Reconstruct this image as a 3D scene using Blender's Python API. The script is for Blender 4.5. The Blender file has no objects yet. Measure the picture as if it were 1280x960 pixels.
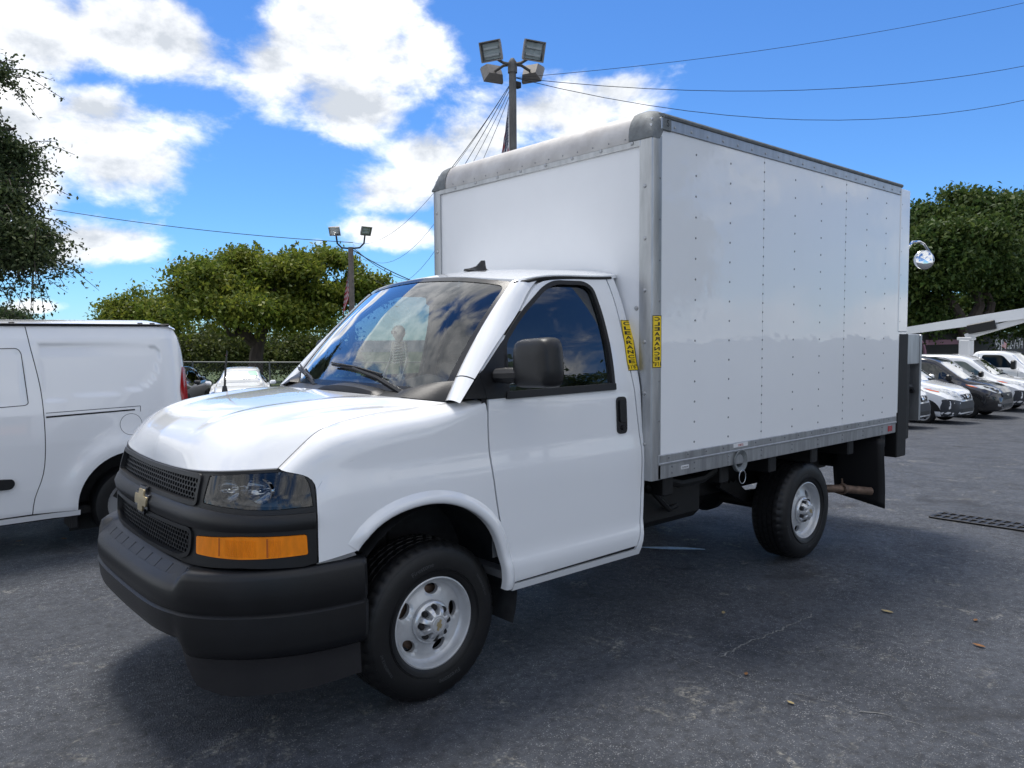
import bpy, bmesh, math, random
import numpy as np
from mathutils import Vector, Matrix, geometry
R = math.radians
rng = np.random.default_rng(7)
random.seed(7)
scene = bpy.context.scene
col = scene.collection

# ------------------------------------------------------------------ camera
CAM = (-2.0774, -3.8805, 1.7303)
cd = bpy.data.cameras.new('camera'); cam = bpy.data.objects.new('camera', cd); col.objects.link(cam)
cd.sensor_fit = 'HORIZONTAL'; cd.sensor_width = 36.0; cd.lens = 961 / 1280 * 36.0
cd.clip_start = 0.05; cd.clip_end = 3000
_yaw, _pit, _rol = R(41.0849), R(-3.4417), R(-0.3701)
_F = Vector((math.sin(_yaw) * math.cos(_pit), math.cos(_yaw) * math.cos(_pit), math.sin(_pit)))
_Rt = Vector((math.cos(_yaw), -math.sin(_yaw), 0)); _U = _Rt.cross(_F)
_r2 = _Rt * math.cos(_rol) + _U * math.sin(_rol); _u2 = _U * math.cos(_rol) - _Rt * math.sin(_rol)
cam.matrix_world = Matrix(((_r2.x, _u2.x, -_F.x, CAM[0]), (_r2.y, _u2.y, -_F.y, CAM[1]), (_r2.z, _u2.z, -_F.z, CAM[2]), (0, 0, 0, 1)))
scene.camera = cam
scene.view_settings.view_transform = 'Standard'; scene.view_settings.look = 'None'
scene.view_settings.gamma = 1; scene.view_settings.exposure = 1.52
scene.view_settings.use_curve_mapping = False

# ------------------------------------------------------------------ world: sky with broken cumulus, and the sun
SUN_E, SUN_ANG = 1.2, 18.0
CG, CW, SKT = (2.45, 2.6, 2.8), (4.75, 4.78, 4.82), (.215, .365, .55)     # cloud grey, cloud white, sky tint
SUN_EL, SUN_AZ = R(70), R(15)          # azimuth from +Y toward +X
wd = bpy.data.worlds.new('World'); scene.world = wd; wd.use_nodes = True
nt = wd.node_tree; nt.nodes.clear()
def N(t, **k):
    n = nt.nodes.new(t)
    for a, b in k.items(): setattr(n, a, b)
    return n
def lk(a, b): nt.links.new(a, b)
def mth(op, a, b=None, c=None, clamp=False):
    n = N('ShaderNodeMath', operation=op, use_clamp=clamp)
    for i, v in enumerate((a, b, c)):
        if v is None: continue
        if isinstance(v, (int, float)): n.inputs[i].default_value = v
        else: lk(v, n.inputs[i])
    return n.outputs[0]
out = N('ShaderNodeOutputWorld'); bg = N('ShaderNodeBackground'); bg.inputs['Strength'].default_value = 0.1
sky = N('ShaderNodeTexSky', sky_type='NISHITA', sun_disc=False)
sky.sun_elevation = SUN_EL; sky.sun_rotation = SUN_AZ; sky.air_density = 1.0; sky.dust_density = 0.0; sky.ozone_density = 2.6; sky.altitude = 0
tc = N('ShaderNodeTexCoord'); sep = N('ShaderNodeSeparateXYZ'); lk(tc.outputs['Generated'], sep.inputs[0])
dx, dy, dz = sep.outputs
az = mth('ARCTAN2', dx, dy); el = mth('ARCSINE', dz)
# cumulus groups seen in the photograph (azimuth, elevation, half sizes in degrees)
CL = [(16.4, 19.4, 5.2, 2.8, 1), (9.7, 18.4, 4.5, 2.9, 1), (8.9, 13.9, 3.7, 3.1, 1), (29.2, 20.1, 7.5, 4.7, 1), (30.2, 16.4, 4.7, 2.6, 0.95), (24.3, 18.7, 3.0, 2.2, 0.8), (14.5, 11.9, 6.3, 3.2, 1), (13.2, 14.7, 3.0, 1.9, 0.85), (9.1, 10.6, 3.4, 3.7, 1), (11.6, 6.2, 6.3, 2.1, 1), (32.4, 10.6, 4.5, 2.0, 1), (35.3, 12.8, 3.9, 2.8, 0.95), (38.9, 14.2, 4.6, 3.0, 0.9), (44.1, 16.3, 7.2, 2.8, 1), (48.8, 17.3, 3.2, 1.5, 0.8), (31.8, 7.6, 4.5, 1.6, 0.95), (27.0, 6.8, 2.5, 1.0, 0.5), (9.2, 2.1, 2.7, 0.7, 0.85)]
def wnoise(scale, detail, rough, off=(0, 0, 0), dist=0.0):
    mp = N('ShaderNodeMapping'); mp.inputs['Location'].default_value = off; mp.inputs['Scale'].default_value = (1, 1, 1.7)
    lk(tc.outputs['Generated'], mp.inputs[0])
    n = N('ShaderNodeTexNoise'); n.inputs['Scale'].default_value = scale; n.inputs['Detail'].default_value = detail
    n.inputs['Roughness'].default_value = rough; n.inputs['Distortion'].default_value = dist
    lk(mp.outputs[0], n.inputs['Vector']); return n.outputs['Fac']
best = None
for a, e, ra, re, w in CL:
    u = mth('DIVIDE', mth('SUBTRACT', az, R(a)), R(ra)); v = mth('DIVIDE', mth('SUBTRACT', el, R(e)), R(re))
    d = mth('SUBTRACT', w, mth('SQRT', mth('ADD', mth('MULTIPLY', u, u), mth('MULTIPLY', v, v))))
    best = d if best is None else mth('SMOOTH_MAX', best, d, 0.12)
best = mth('MAXIMUM', best, -0.75)
# beyond the frame the cloud goes on, made denser there for white fill light
ca = mth('SUBTRACT', az, R(41)); ca = mth('ABSOLUTE', mth('ADD', ca, 0.0))
inframe = mth('MULTIPLY', mth('SUBTRACT', 1.0, mth('SMOOTH_MIN', 1.0, mth('MAXIMUM', 0.0, mth('MULTIPLY', mth('SUBTRACT', ca, R(36)), 4.0)), 0.1)),
              mth('SUBTRACT', 1.0, mth('MINIMUM', 1.0, mth('MAXIMUM', 0.0, mth('MULTIPLY', mth('SUBTRACT', el, R(27)), 6.0)))))
far = mth('MULTIPLY', mth('SUBTRACT', wnoise(1.9, 2, .5, (3.1, 1.7, .4)), 0.40), 5.0)
dens = mth('ADD', mth('MULTIPLY', best, inframe), mth('MULTIPLY', far, mth('SUBTRACT', 1.0, inframe)))
n1 = wnoise(8.5, 12, .60, (0, 0, 0), .15); n2 = wnoise(8.5, 12, .60, (-.012, -.010, -.045), .15)
n3 = wnoise(2.6, 4, .5, (1.3, .2, .8)); n5 = wnoise(13.0, 5, .55, (2.3, .9, .3), .4)
n4 = wnoise(3.4, 3, .5, (.6, 2.2, .1), .3)
dd = mth('ADD', mth('MULTIPLY', dens, 1.25), mth('ADD', mth('MULTIPLY', mth('SUBTRACT', n1, .5), 2.9), mth('MULTIPLY', mth('SUBTRACT', n4, .5), 1.4)))
mask = N('ShaderNodeMapRange', interpolation_type='SMOOTHSTEP'); lk(dd, mask.inputs[0])
mask.inputs[1].default_value = -.12; mask.inputs[2].default_value = .72
lit = N('ShaderNodeMapRange'); thick = N('ShaderNodeMapRange'); lk(dd, thick.inputs[0]); thick.inputs[1].default_value = .35; thick.inputs[2].default_value = 1.5; thick.inputs[3].default_value = .30; thick.inputs[4].default_value = -.15
lk(mth('ADD', thick.outputs[0], mth('ADD', mth('MULTIPLY', mth('SUBTRACT', n1, n2), 5.0), mth('MULTIPLY', mth('SUBTRACT', n5, .5), 1.9))), lit.inputs[0])
lit.inputs[1].default_value = -.60; lit.inputs[2].default_value = .85
cc = N('ShaderNodeMix', data_type='RGBA'); lk(lit.outputs[0], cc.inputs[0])
cc.inputs[6].default_value = (CG[0], CG[1], CG[2], 1); cc.inputs[7].default_value = (CW[0], CW[1], CW[2], 1)
tint = N('ShaderNodeMix', data_type='RGBA', blend_type='MULTIPLY'); tint.inputs[0].default_value = 1.0
lk(sky.outputs[0], tint.inputs[6]); tint.inputs[7].default_value = (SKT[0], SKT[1], SKT[2], 1)
mx = N('ShaderNodeMix', data_type='RGBA'); lk(mth('MULTIPLY', mask.outputs[0], .97), mx.inputs[0]); lk(tint.outputs[2], mx.inputs[6]); lk(cc.outputs[2], mx.inputs[7])
lk(mx.outputs[2], bg.inputs[0]); lk(bg.outputs[0], out.inputs[0])
wd.cycles.sampling_method = 'MANUAL'; wd.cycles.sample_map_resolution = 1024

sl = bpy.data.lights.new('sun', 'SUN'); so = bpy.data.objects.new('sun', sl); col.objects.link(so)
sl.energy = SUN_E; sl.angle = R(SUN_ANG); sl.color = (1, .955, .89)
sd = Vector((math.sin(SUN_AZ) * math.cos(SUN_EL), math.cos(SUN_AZ) * math.cos(SUN_EL), math.sin(SUN_EL)))
so.rotation_euler = sd.to_track_quat('Z', 'Y').to_euler(); so.location = (5, 20, 30)

# ------------------------------------------------------------------ materials
MATS = {}
def M(name, c=(.5, .5, .5), rough=.5, metal=0., coat=0., cr=.03, nscale=0, namt=0., c2=None, bump=0., bscale=60, spec=.5, trans=0., ior=1.45, emit=None, island=0., stretch=None, detail=6):
    if name in MATS: return MATS[name]
    m = bpy.data.materials.new(name); m.use_nodes = True; t = m.node_tree; b = t.nodes['Principled BSDF']
    b.inputs['Base Color'].default_value = (*c, 1); b.inputs['Roughness'].default_value = rough; b.inputs['Metallic'].default_value = metal
    b.inputs['Coat Weight'].default_value = coat; b.inputs['Coat Roughness'].default_value = cr
    b.inputs['Specular IOR Level'].default_value = spec; b.inputs['Transmission Weight'].default_value = trans; b.inputs['IOR'].default_value = ior
    co = t.nodes.new('ShaderNodeTexCoord'); vec = co.outputs['Object']
    if stretch:
        mp = t.nodes.new('ShaderNodeMapping'); mp.inputs['Scale'].default_value = stretch; t.links.new(vec, mp.inputs[0]); vec = mp.outputs[0]
    if namt or c2:
        n = t.nodes.new('ShaderNodeTexNoise'); n.inputs['Scale'].default_value = nscale; n.inputs['Detail'].default_value = detail; n.inputs['Roughness'].default_value = .62
        t.links.new(vec, n.inputs['Vector'])
        mr = t.nodes.new('ShaderNodeMapRange'); mr.inputs[1].default_value = .36; mr.inputs[2].default_value = .64; t.links.new(n.outputs['Fac'], mr.inputs[0])
        mix = t.nodes.new('ShaderNodeMix'); mix.data_type = 'RGBA'
        mix.inputs[6].default_value = (*(c2 or [x * (1 - namt) for x in c]), 1); mix.inputs[7].default_value = (*c, 1)
        t.links.new(mr.outputs[0], mix.inputs[0]); last = mix.outputs[2]
        t.links.new(last, b.inputs['Base Color'])
    if island:
        g = t.nodes.new('ShaderNodeNewGeometry'); hs = t.nodes.new('ShaderNodeHueSaturation')
        mr = t.nodes.new('ShaderNodeMapRange'); mr.inputs[3].default_value = 1 - island; mr.inputs[4].default_value = 1 + island
        t.links.new(g.outputs['Random Per Island'], mr.inputs[0]); t.links.new(mr.outputs[0], hs.inputs['Value'])
        mr2 = t.nodes.new('ShaderNodeMapRange'); mr2.inputs[3].default_value = .5 + .04 * island; mr2.inputs[4].default_value = .5 - .05 * island
        t.links.new(g.outputs['Random Per Island'], mr2.inputs[0]); t.links.new(mr2.outputs[0], hs.inputs['Hue'])
        if b.inputs['Base Color'].links: t.links.new(b.inputs['Base Color'].links[0].from_socket, hs.inputs['Color'])
        else: hs.inputs['Color'].default_value = (*c, 1)
        t.links.new(hs.outputs[0], b.inputs['Base Color'])
    if bump:
        n = t.nodes.new('ShaderNodeTexNoise'); n.inputs['Scale'].default_value = bscale; n.inputs['Detail'].default_value = 4
        t.links.new(vec, n.inputs['Vector'])
        bp = t.nodes.new('ShaderNodeBump'); bp.inputs['Strength'].default_value = min(1, bump); bp.inputs['Distance'].default_value = .002 if bscale > 20 else .01
        t.links.new(n.outputs['Fac'], bp.inputs['Height']); t.links.new(bp.outputs[0], b.inputs['Normal'])
        if coat: t.links.new(bp.outputs[0], b.inputs['Coat Normal'])
    if emit:
        b.inputs['Emission Color'].default_value = (*emit[0], 1); b.inputs['Emission Strength'].default_value = emit[1]
    MATS[name] = m; return m
def glass(name, tintc, refl=1.0, rough=0.0, ior=1.5, wav=0.):
    if name in MATS: return MATS[name]
    m = bpy.data.materials.new(name); m.use_nodes = True; t = m.node_tree; t.nodes.clear()
    o = t.nodes.new('ShaderNodeOutputMaterial'); tr = t.nodes.new('ShaderNodeBsdfTransparent'); gl = t.nodes.new('ShaderNodeBsdfGlossy')
    tr.inputs[0].default_value = (*tintc, 1); gl.inputs['Roughness'].default_value = rough; gl.inputs[0].default_value = (1, 1, 1, 1)
    fr = t.nodes.new('ShaderNodeFresnel'); fr.inputs['IOR'].default_value = ior
    mu = t.nodes.new('ShaderNodeMath'); mu.operation = 'MULTIPLY'; mu.use_clamp = True; mu.inputs[1].default_value = refl; t.links.new(fr.outputs[0], mu.inputs[0])
    mx = t.nodes.new('ShaderNodeMixShader'); t.links.new(mu.outputs[0], mx.inputs[0]); t.links.new(tr.outputs[0], mx.inputs[1]); t.links.new(gl.outputs[0], mx.inputs[2])
    t.links.new(mx.outputs[0], o.inputs[0])
    if wav:
        co = t.nodes.new('ShaderNodeTexCoord'); n = t.nodes.new('ShaderNodeTexNoise'); n.inputs['Scale'].default_value = 2.2; n.inputs['Detail'].default_value = 1
        t.links.new(co.outputs['Object'], n.inputs['Vector']); bp = t.nodes.new('ShaderNodeBump'); bp.inputs['Strength'].default_value = 1; bp.inputs['Distance'].default_value = wav
        t.links.new(n.outputs['Fac'], bp.inputs['Height']); t.links.new(bp.outputs[0], gl.inputs['Normal']); t.links.new(bp.outputs[0], fr.inputs['Normal'])
    MATS[name] = m; return m

# ------------------------------------------------------------------ mesh helpers
class MB:
    def __init__(s): s.v = []; s.f = []; s.nv = {}
    def add(s, vs, fs):
        o = len(s.v); s.v.extend([tuple(map(float, p)) for p in vs]); s.f.extend([tuple(o + i for i in f) for f in fs]); return o
    def box(s, x0, x1, y0, y1, z0, z1, b=0.0):
        if b <= 0:
            s.add([(x, y, z) for x in (x0, x1) for y in (y0, y1) for z in (z0, z1)], [(0, 1, 3, 2), (4, 6, 7, 5), (0, 4, 5, 1), (2, 3, 7, 6), (0, 2, 6, 4), (1, 5, 7, 3)]); return s
        b = min(b, .49 * min(x1 - x0, y1 - y0, z1 - z0)); vs = []; ix = {}
        X = (x0, x1); Y = (y0, y1); Z = (z0, z1)
        for i in (0, 1):
            for j in (0, 1):
                for k in (0, 1):
                    sx, sy, sz = (1 - 2 * i) * b, (1 - 2 * j) * b, (1 - 2 * k) * b
                    for a in range(3):
                        ix[i, j, k, a] = len(vs)
                        vs.append((X[i] + (0 if a == 0 else sx), Y[j] + (0 if a == 1 else sy), Z[k] + (0 if a == 2 else sz)))
        fs = []
        for i in (0, 1): fs.append([ix[i, j, k, 0] for j, k in ((0, 0), (1, 0), (1, 1), (0, 1))][::(1 if i else -1)])
        for j in (0, 1): fs.append([ix[i, j, k, 1] for i, k in ((0, 0), (0, 1), (1, 1), (1, 0))][::(1 if j else -1)])
        for k in (0, 1): fs.append([ix[i, j, k, 2] for i, j in ((0, 0), (1, 0), (1, 1), (0, 1))][::(1 if k else -1)])
        for i in (0, 1):
            for j in (0, 1): fs.append([ix[i, j, 0, 0], ix[i, j, 1, 0], ix[i, j, 1, 1], ix[i, j, 0, 1]])
            for k in (0, 1): fs.append([ix[i, 0, k, 0], ix[i, 1, k, 0], ix[i, 1, k, 2], ix[i, 0, k, 2]])
        for j in (0, 1):
            for k in (0, 1): fs.append([ix[0, j, k, 1], ix[1, j, k, 1], ix[1, j, k, 2], ix[0, j, k, 2]])
        for i in (0, 1):
            for j in (0, 1):
                for k in (0, 1): fs.append([ix[i, j, k, 0], ix[i, j, k, 1], ix[i, j, k, 2]])
        s.add(vs, fs); return s
    def tube(s, pts, r, n=8, caps=True, sq=None):
        P = [Vector(p) for p in pts]; m = len(P); rs = [r] * m if isinstance(r, (int, float)) else list(r)
        t = [(P[min(i + 1, m - 1)] - P[max(i - 1, 0)]).normalized() for i in range(m)]
        u = t[0].orthogonal().normalized() if sq is None else (Vector(sq) - t[0] * t[0].dot(Vector(sq))).normalized()
        vs = []
        for i in range(m):
            u = (u - t[i] * u.dot(t[i])).normalized(); w = t[i].cross(u)
            for k in range(n):
                a = 2 * math.pi * k / n; vs.append(P[i] + (u * math.cos(a) + w * math.sin(a)) * rs[i])
        fs = [(i * n + k, i * n + (k + 1) % n, (i + 1) * n + (k + 1) % n, (i + 1) * n + k) for i in range(m - 1) for k in range(n)]
        if caps: fs += [tuple(range(n))[::-1], tuple((m - 1) * n + k for k in range(n))]
        s.add(vs, fs); return s
    def lathe(s, prof, o=(0, 0, 0), ax='y', n=32, sgn=1, fr=None):
        # prof: (radius, height along axis)
        vs = []
        for j, (r, h) in enumerate(prof):
            for k in range(n):
                a = 2 * math.pi * k / n; rr = r if fr is None else fr(r, j, k)
                c, d = rr * math.cos(a), rr * math.sin(a)
                p = {'y': (c, h * sgn, d), 'x': (h * sgn, c, d), 'z': (c, d, h * sgn)}[ax]
                vs.append((o[0] + p[0], o[1] + p[1], o[2] + p[2]))
        fs = [(j * n + k, j * n + (k + 1) % n, (j + 1) * n + (k + 1) % n, (j + 1) * n + k) for j in range(len(prof) - 1) for k in range(n)]
        s.add(vs, fs); return s
    def grid(s, G, close=False):
        m, n = len(G), len(G[0]); o = s.add([p for row in G for p in row], [])
        for i in range(m - 1):
            for j in range(n if close else n - 1):
                s.f.append((o + i * n + j, o + i * n + (j + 1) % n, o + (i + 1) * n + (j + 1) % n, o + (i + 1) * n + j))
        return s
    def prism(s, poly, h0, h1, f):
        # poly: 2d points, f(a,b,h)->3d
        n = len(poly); vs = [f(a, b, h0) for a, b in poly] + [f(a, b, h1) for a, b in poly]
        s.add(vs, [tuple(range(n)), tuple(range(2 * n - 1, n - 1, -1))] + [(i, i + n, (i + 1) % n + n, (i + 1) % n) for i in range(n)]); return s
    def xf(s, mat):
        s.v = [tuple(mat @ Vector(p)) for p in s.v]; return s
    def mirror(s):
        s.v = [(x, -y, z) for x, y, z in s.v]; s.f = [tuple(reversed(f)) for f in s.f]; s.nv = {k: (n[0], -n[1], n[2]) for k, n in s.nv.items()}; return s
    def merge(s, o):
        k = len(s.v); s.v += o.v; s.f += [tuple(i + k for i in f) for f in o.f]; s.nv.update({i + k: n for i, n in o.nv.items()}); return s
    def build(s, name, mat, parent=None, ang=35, fix=True, smooth=True):
        me = bpy.data.meshes.new(name); me.from_pydata(s.v, [], s.f)
        if fix and not s.nv:
            bm = bmesh.new(); bm.from_mesh(me); bmesh.ops.recalc_face_normals(bm, faces=bm.faces); bm.to_mesh(me); bm.free()
        if isinstance(mat, str): mat = MATS[mat]
        me.materials.append(mat)
        if smooth:
            me.shade_smooth()
            if s.nv:
                nn = np.zeros((len(s.v), 3))
                for i, n in s.nv.items(): nn[i] = n
                me.normals_split_custom_set_from_vertices(nn.tolist())
            elif ang < 180: me.set_sharp_from_angle(angle=R(ang))
        ob = bpy.data.objects.new(name, me); col.objects.link(ob)
        if parent is not None: ob.parent = parent
        return ob
def tag(o, label=None, cat=None, group=None, kind=None):
    if label: o['label'] = label
    if cat: o['category'] = cat
    if group: o['group'] = group
    if kind: o['kind'] = kind
    return o
def thing(name, label, cat, loc=(0, 0, 0), rz=0, group=None):
    o = bpy.data.objects.new(name, None); col.objects.link(o); o.location = loc; o.rotation_euler = (0, 0, rz); o.empty_display_size = .1
    return tag(o, label, cat, group)
def copy_tree(o, parent=None):
    c = o.copy(); col.objects.link(c); c.parent = parent
    for ch in list(o.children): copy_tree(ch, c)
    return c
def spl(xs, ys):
    xs = np.array(xs, float); ys = np.array(ys, float); n = len(xs); h = np.diff(xs); A = np.eye(n); b = np.zeros(n)
    for i in range(1, n - 1):
        A[i, i - 1] = h[i - 1]; A[i, i] = 2 * (h[i - 1] + h[i]); A[i, i + 1] = h[i]; b[i] = 3 * ((ys[i + 1] - ys[i]) / h[i] - (ys[i] - ys[i - 1]) / h[i - 1])
    c = np.linalg.solve(A, b)
    def f(x):
        x = np.asarray(x, float); i = np.clip(np.searchsorted(xs, x) - 1, 0, n - 2); d = x - xs[i]
        return ys[i] + ((ys[i + 1] - ys[i]) / h[i] - h[i] * (2 * c[i] + c[i + 1]) / 3) * d + c[i] * d * d + (c[i + 1] - c[i]) / (3 * h[i]) * d ** 3
    return f
def curve3(pts):
    p = np.array(pts, float); t = np.r_[0, np.cumsum(np.linalg.norm(np.diff(p, axis=0), axis=1))]; t /= t[-1]
    fs = [spl(t, p[:, i]) for i in range(p.shape[1])]
    return lambda u: np.stack([f(u) for f in fs], -1)
def dense(poly, cell, closed=True):
    out = []; n = len(poly)
    for i in range(n if closed else n - 1):
        a = np.array(poly[i], float); b = np.array(poly[(i + 1) % n], float); k = max(1, int(math.ceil(np.linalg.norm(b - a) / cell)))
        out += [tuple(a + (b - a) * j / k) for j in range(k)]
    if not closed: out.append(tuple(poly[-1]))
    return out
def rpoly(poly, r, n=5):
    out = []; m = len(poly)
    for i in range(m):
        p = np.array(poly[i][:2], float); a = np.array(poly[i - 1][:2], float); b = np.array(poly[(i + 1) % m][:2], float)
        rr = poly[i][2] if len(poly[i]) > 2 else r
        if rr <= 0: out.append(tuple(p)); continue
        la, lb = np.linalg.norm(a - p), np.linalg.norm(b - p); d = min(rr, .49 * la, .49 * lb)
        A = p + (a - p) / la * d; B = p + (b - p) / lb * d
        for k in range(n + 1):
            t = k / n; out.append(tuple((1 - t) ** 2 * A + 2 * t * (1 - t) * p + t * t * B))
    return out
def smooth_open(pts, n=24):
    c = curve3(pts); return [tuple(p) for p in c(np.linspace(0, 1, n))]
def inpoly(P, poly):
    x, y = P[:, 0], P[:, 1]; q = np.array(poly); r = np.zeros(len(P), bool); j = len(q) - 1
    for i in range(len(q)):
        c = ((q[i, 1] > y) != (q[j, 1] > y)) & (x < (q[j, 0] - q[i, 0]) * (y - q[i, 1]) / (q[j, 1] - q[i, 1] + 1e-15) + q[i, 0]); r ^= c; j = i
    return r
def dist_poly(P, poly, closed=True):
    q = np.array(poly, float); d = np.full(len(P), 1e9)
    for i in range(len(q) if closed else len(q) - 1):
        a = q[i]; b = q[(i + 1) % len(q)]; ab = b - a; t = np.clip(((P - a) @ ab) / (ab @ ab + 1e-18), 0, 1)
        d = np.minimum(d, np.linalg.norm(P - (a + t[:, None] * ab), axis=1))
    return d
def shrink(poly, d):
    q = np.array(poly, float); n = len(q); A = 0.5 * np.sum(q[:, 0] * np.roll(q[:, 1], -1) - np.roll(q[:, 0], -1) * q[:, 1]); sg = 1 if A > 0 else -1
    out = []
    for i in range(n):
        e1 = q[i] - q[i - 1]; e2 = q[(i + 1) % n] - q[i]; e1 = e1 / (np.linalg.norm(e1) + 1e-12); e2 = e2 / (np.linalg.norm(e2) + 1e-12)
        n1 = np.array((-e1[1], e1[0])) * sg; n2 = np.array((-e2[1], e2[0])) * sg; m = n1 + n2; L = m @ m
        m = m * 2 / max(L, .6) if L > 1e-6 else n1
        out.append(tuple(q[i] + m * d * 1.0))
    return out
def panel(outer, holes, mapf, cell=.05, thick=.012, o=0., mb=None, lip=0.004, flip=False):
    """2-d outline (with holes) triangulated densely and laid on the surface mapf(a, b, off) -> Nx3; edges rolled in by `thick`."""
    mb = mb or MB(); loops = [dense(outer, cell)] + [dense(h, cell) for h in holes]
    vs = []; es = []
    for L in loops:
        k = len(vs); vs += L; es += [(k + i, k + (i + 1) % len(L)) for i in range(len(L))]
    q = np.array(loops[0]); lo, hi = q.min(0), q.max(0)
    gx, gy = np.meshgrid(np.arange(lo[0] + cell / 2, hi[0], cell), np.arange(lo[1] + cell / 2, hi[1], cell)); G = np.c_[gx.ravel(), gy.ravel()]
    if len(G):
        ok = inpoly(G, loops[0])
        for h in loops[1:]: ok &= ~inpoly(G, h)
        for L in loops: ok &= dist_poly(G, L) > cell * .45
        vs += [tuple(p) for p in G[ok]]
    r = geometry.delaunay_2d_cdt([Vector(p) for p in vs], es, [], 0, 1e-7)
    V = np.array([(p.x, p.y) for p in r[0]]); T = np.array([tuple(f) for f in r[2]])
    c = V[T].mean(1); ok = inpoly(c, loops[0])
    for h in loops[1:]: ok &= ~inpoly(c, h)
    T = T[ok]
    e = 1e-3
    def nrm(A, B):
        da = mapf(A + e, B, o) - mapf(A - e, B, o); db = mapf(A, B + e, o) - mapf(A, B - e, o); n = np.cross(da, db); return n / (np.linalg.norm(n, axis=1)[:, None] + 1e-12)
    P = mapf(V[:, 0], V[:, 1], o); NN = nrm(V[:, 0], V[:, 1])
    if flip: T = T[:, ::-1]; NN = -NN
    k = mb.add(P, T.tolist())
    for i, n in enumerate(NN): mb.nv[k + i] = tuple(n)
    if thick:
        cnt = {}
        for t in T.tolist():
            for a, b in ((t[0], t[1]), (t[1], t[2]), (t[2], t[0])):
                cnt[(min(a, b), max(a, b))] = cnt.get((min(a, b), max(a, b)), []) + [(a, b)]
        be = [x[0] for x in cnt.values() if len(x) == 1]; ids = sorted({i for ed in be for i in ed}); ix = {v: j for j, v in enumerate(ids)}
        I = np.array(ids); A, B = V[I, 0], V[I, 1]; top = P[I]; bot = mapf(A, B, o - thick); n = len(ids)
        k2 = mb.add(np.r_[top, bot], [(ix[b], ix[a], ix[a] + n, ix[b] + n) for a, b in be])
        # side normals point across the edge
        acc = np.zeros((2 * n, 3)); PP = np.r_[top, bot]
        for a, b in be:
            f = (ix[b], ix[a], ix[a] + n, ix[b] + n); nn = np.cross(PP[f[1]] - PP[f[0]], PP[f[3]] - PP[f[0]])
            for i in f: acc[i] += nn
        acc /= (np.linalg.norm(acc, axis=1)[:, None] + 1e-12)
        for i in range(2 * n): mb.nv[k2 + i] = tuple(acc[i])
    return mb
# ------------------------------------------------------------------ materials used by the vehicles
M('white_paint', (.84, .85, .86), .22, coat=1.0, cr=.02)
M('box_white', (.86, .87, .875), .30, coat=.8, cr=.02, bump=.55, bscale=1.7, nscale=1.3, namt=.02)
M('front_white', (.83, .84, .85), .35, coat=.15, cr=.2, nscale=2.2, namt=.03)
M('black_plastic', (.0105, .011, .0125), .40, nscale=9, namt=.25, bump=.25, bscale=500)
M('gloss_black', (.012, .012, .014), .2, coat=.3)
M('bumper_plastic', (.008, .0085, .010), .36, nscale=5, namt=.3, bump=.25, bscale=600)
M('rubber_seal', (.01, .01, .011), .55)
M('tyre_rubber', (.008, .0082, .009), .47, nscale=26, namt=.3, bump=.3, bscale=120)
M('tyre_letter', (.06, .062, .065), .55)
M('silver_wheel', (.60, .61, .62), .36, metal=.45, nscale=18, namt=.12)
M('cap_silver', (.62, .63, .64), .26, metal=.6)
M('chrome', (.82, .83, .84), .06, metal=1.0)
M('dark_steel', (.03, .03, .032), .5, metal=.5, nscale=20, namt=.5)
M('chassis_black', (.005, .005, .0055), .6, nscale=14, namt=.5, bump=.4, bscale=40)
M('rust_steel', (.22, .15, .11), .6, metal=.5, nscale=16, namt=.5, bump=.4, bscale=90)
M('aluminium', (.47, .485, .50), .36, metal=.85, nscale=9, namt=.22, stretch=(2, 2, .35))
M('aluminium_rail', (.44, .45, .46), .4, metal=.8, nscale=6, namt=.3, stretch=(5, 5, .6))
M('cap_metal', (.52, .51, .50), .5, metal=.5, c2=(.42, .405, .395), nscale=7, bump=.3, bscale=70)
M('casting', (.20, .215, .22), .6, metal=.3, nscale=25, namt=.3, bump=.6, bscale=160)
M('rivet', (.42, .43, .44), .4, metal=.7)
M('rivet_dark', (.26, .27, .28), .45, metal=.6)
M('yellow_sticker', (.95, .66, .012), .4, nscale=20, namt=.06)
M('ink', (.012, .012, .012), .5)
M('label_white', (.7, .7, .7), .45)
M('red_print', (.45, .03, .03), .4)
M('gold', (.52, .42, .24), .3, metal=.55, nscale=60, namt=.2)
M('amber', (.98, .27, .004), .12, coat=.6, spec=.4, nscale=22, namt=.22, stretch=(1, 1, .3))
M('amber_dark', (.45, .10, .004), .15, coat=1)
M('lamp_housing', (.035, .037, .04), .25, metal=.3)
M('reflector', (.40, .41, .43), .06, metal=1.0)
M('interior', (.16, .16, .16), .7, nscale=12, namt=.2)
M('interior_light', (.30, .30, .29), .75, nscale=8, namt=.12)
M('seat_cloth', (.07, .07, .075), .9, nscale=60, namt=.3)
M('bone', (.78, .75, .62), .6, nscale=30, namt=.2)
M('undercoat', (.03, .031, .033), .75, nscale=10, namt=.5)
M('tail_red', (.40, .006, .01), .12, coat=1)
glass('windshield_glass', (.86, .92, .90), 2.3, wav=.012)
glass('door_glass', (.36, .42, .42), 2.2, wav=.004)
glass('lens_clear', (.86, .88, .88), 1.4)
glass('mirror_glass_dark', (.0, .0, .0), 3.0)

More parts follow.
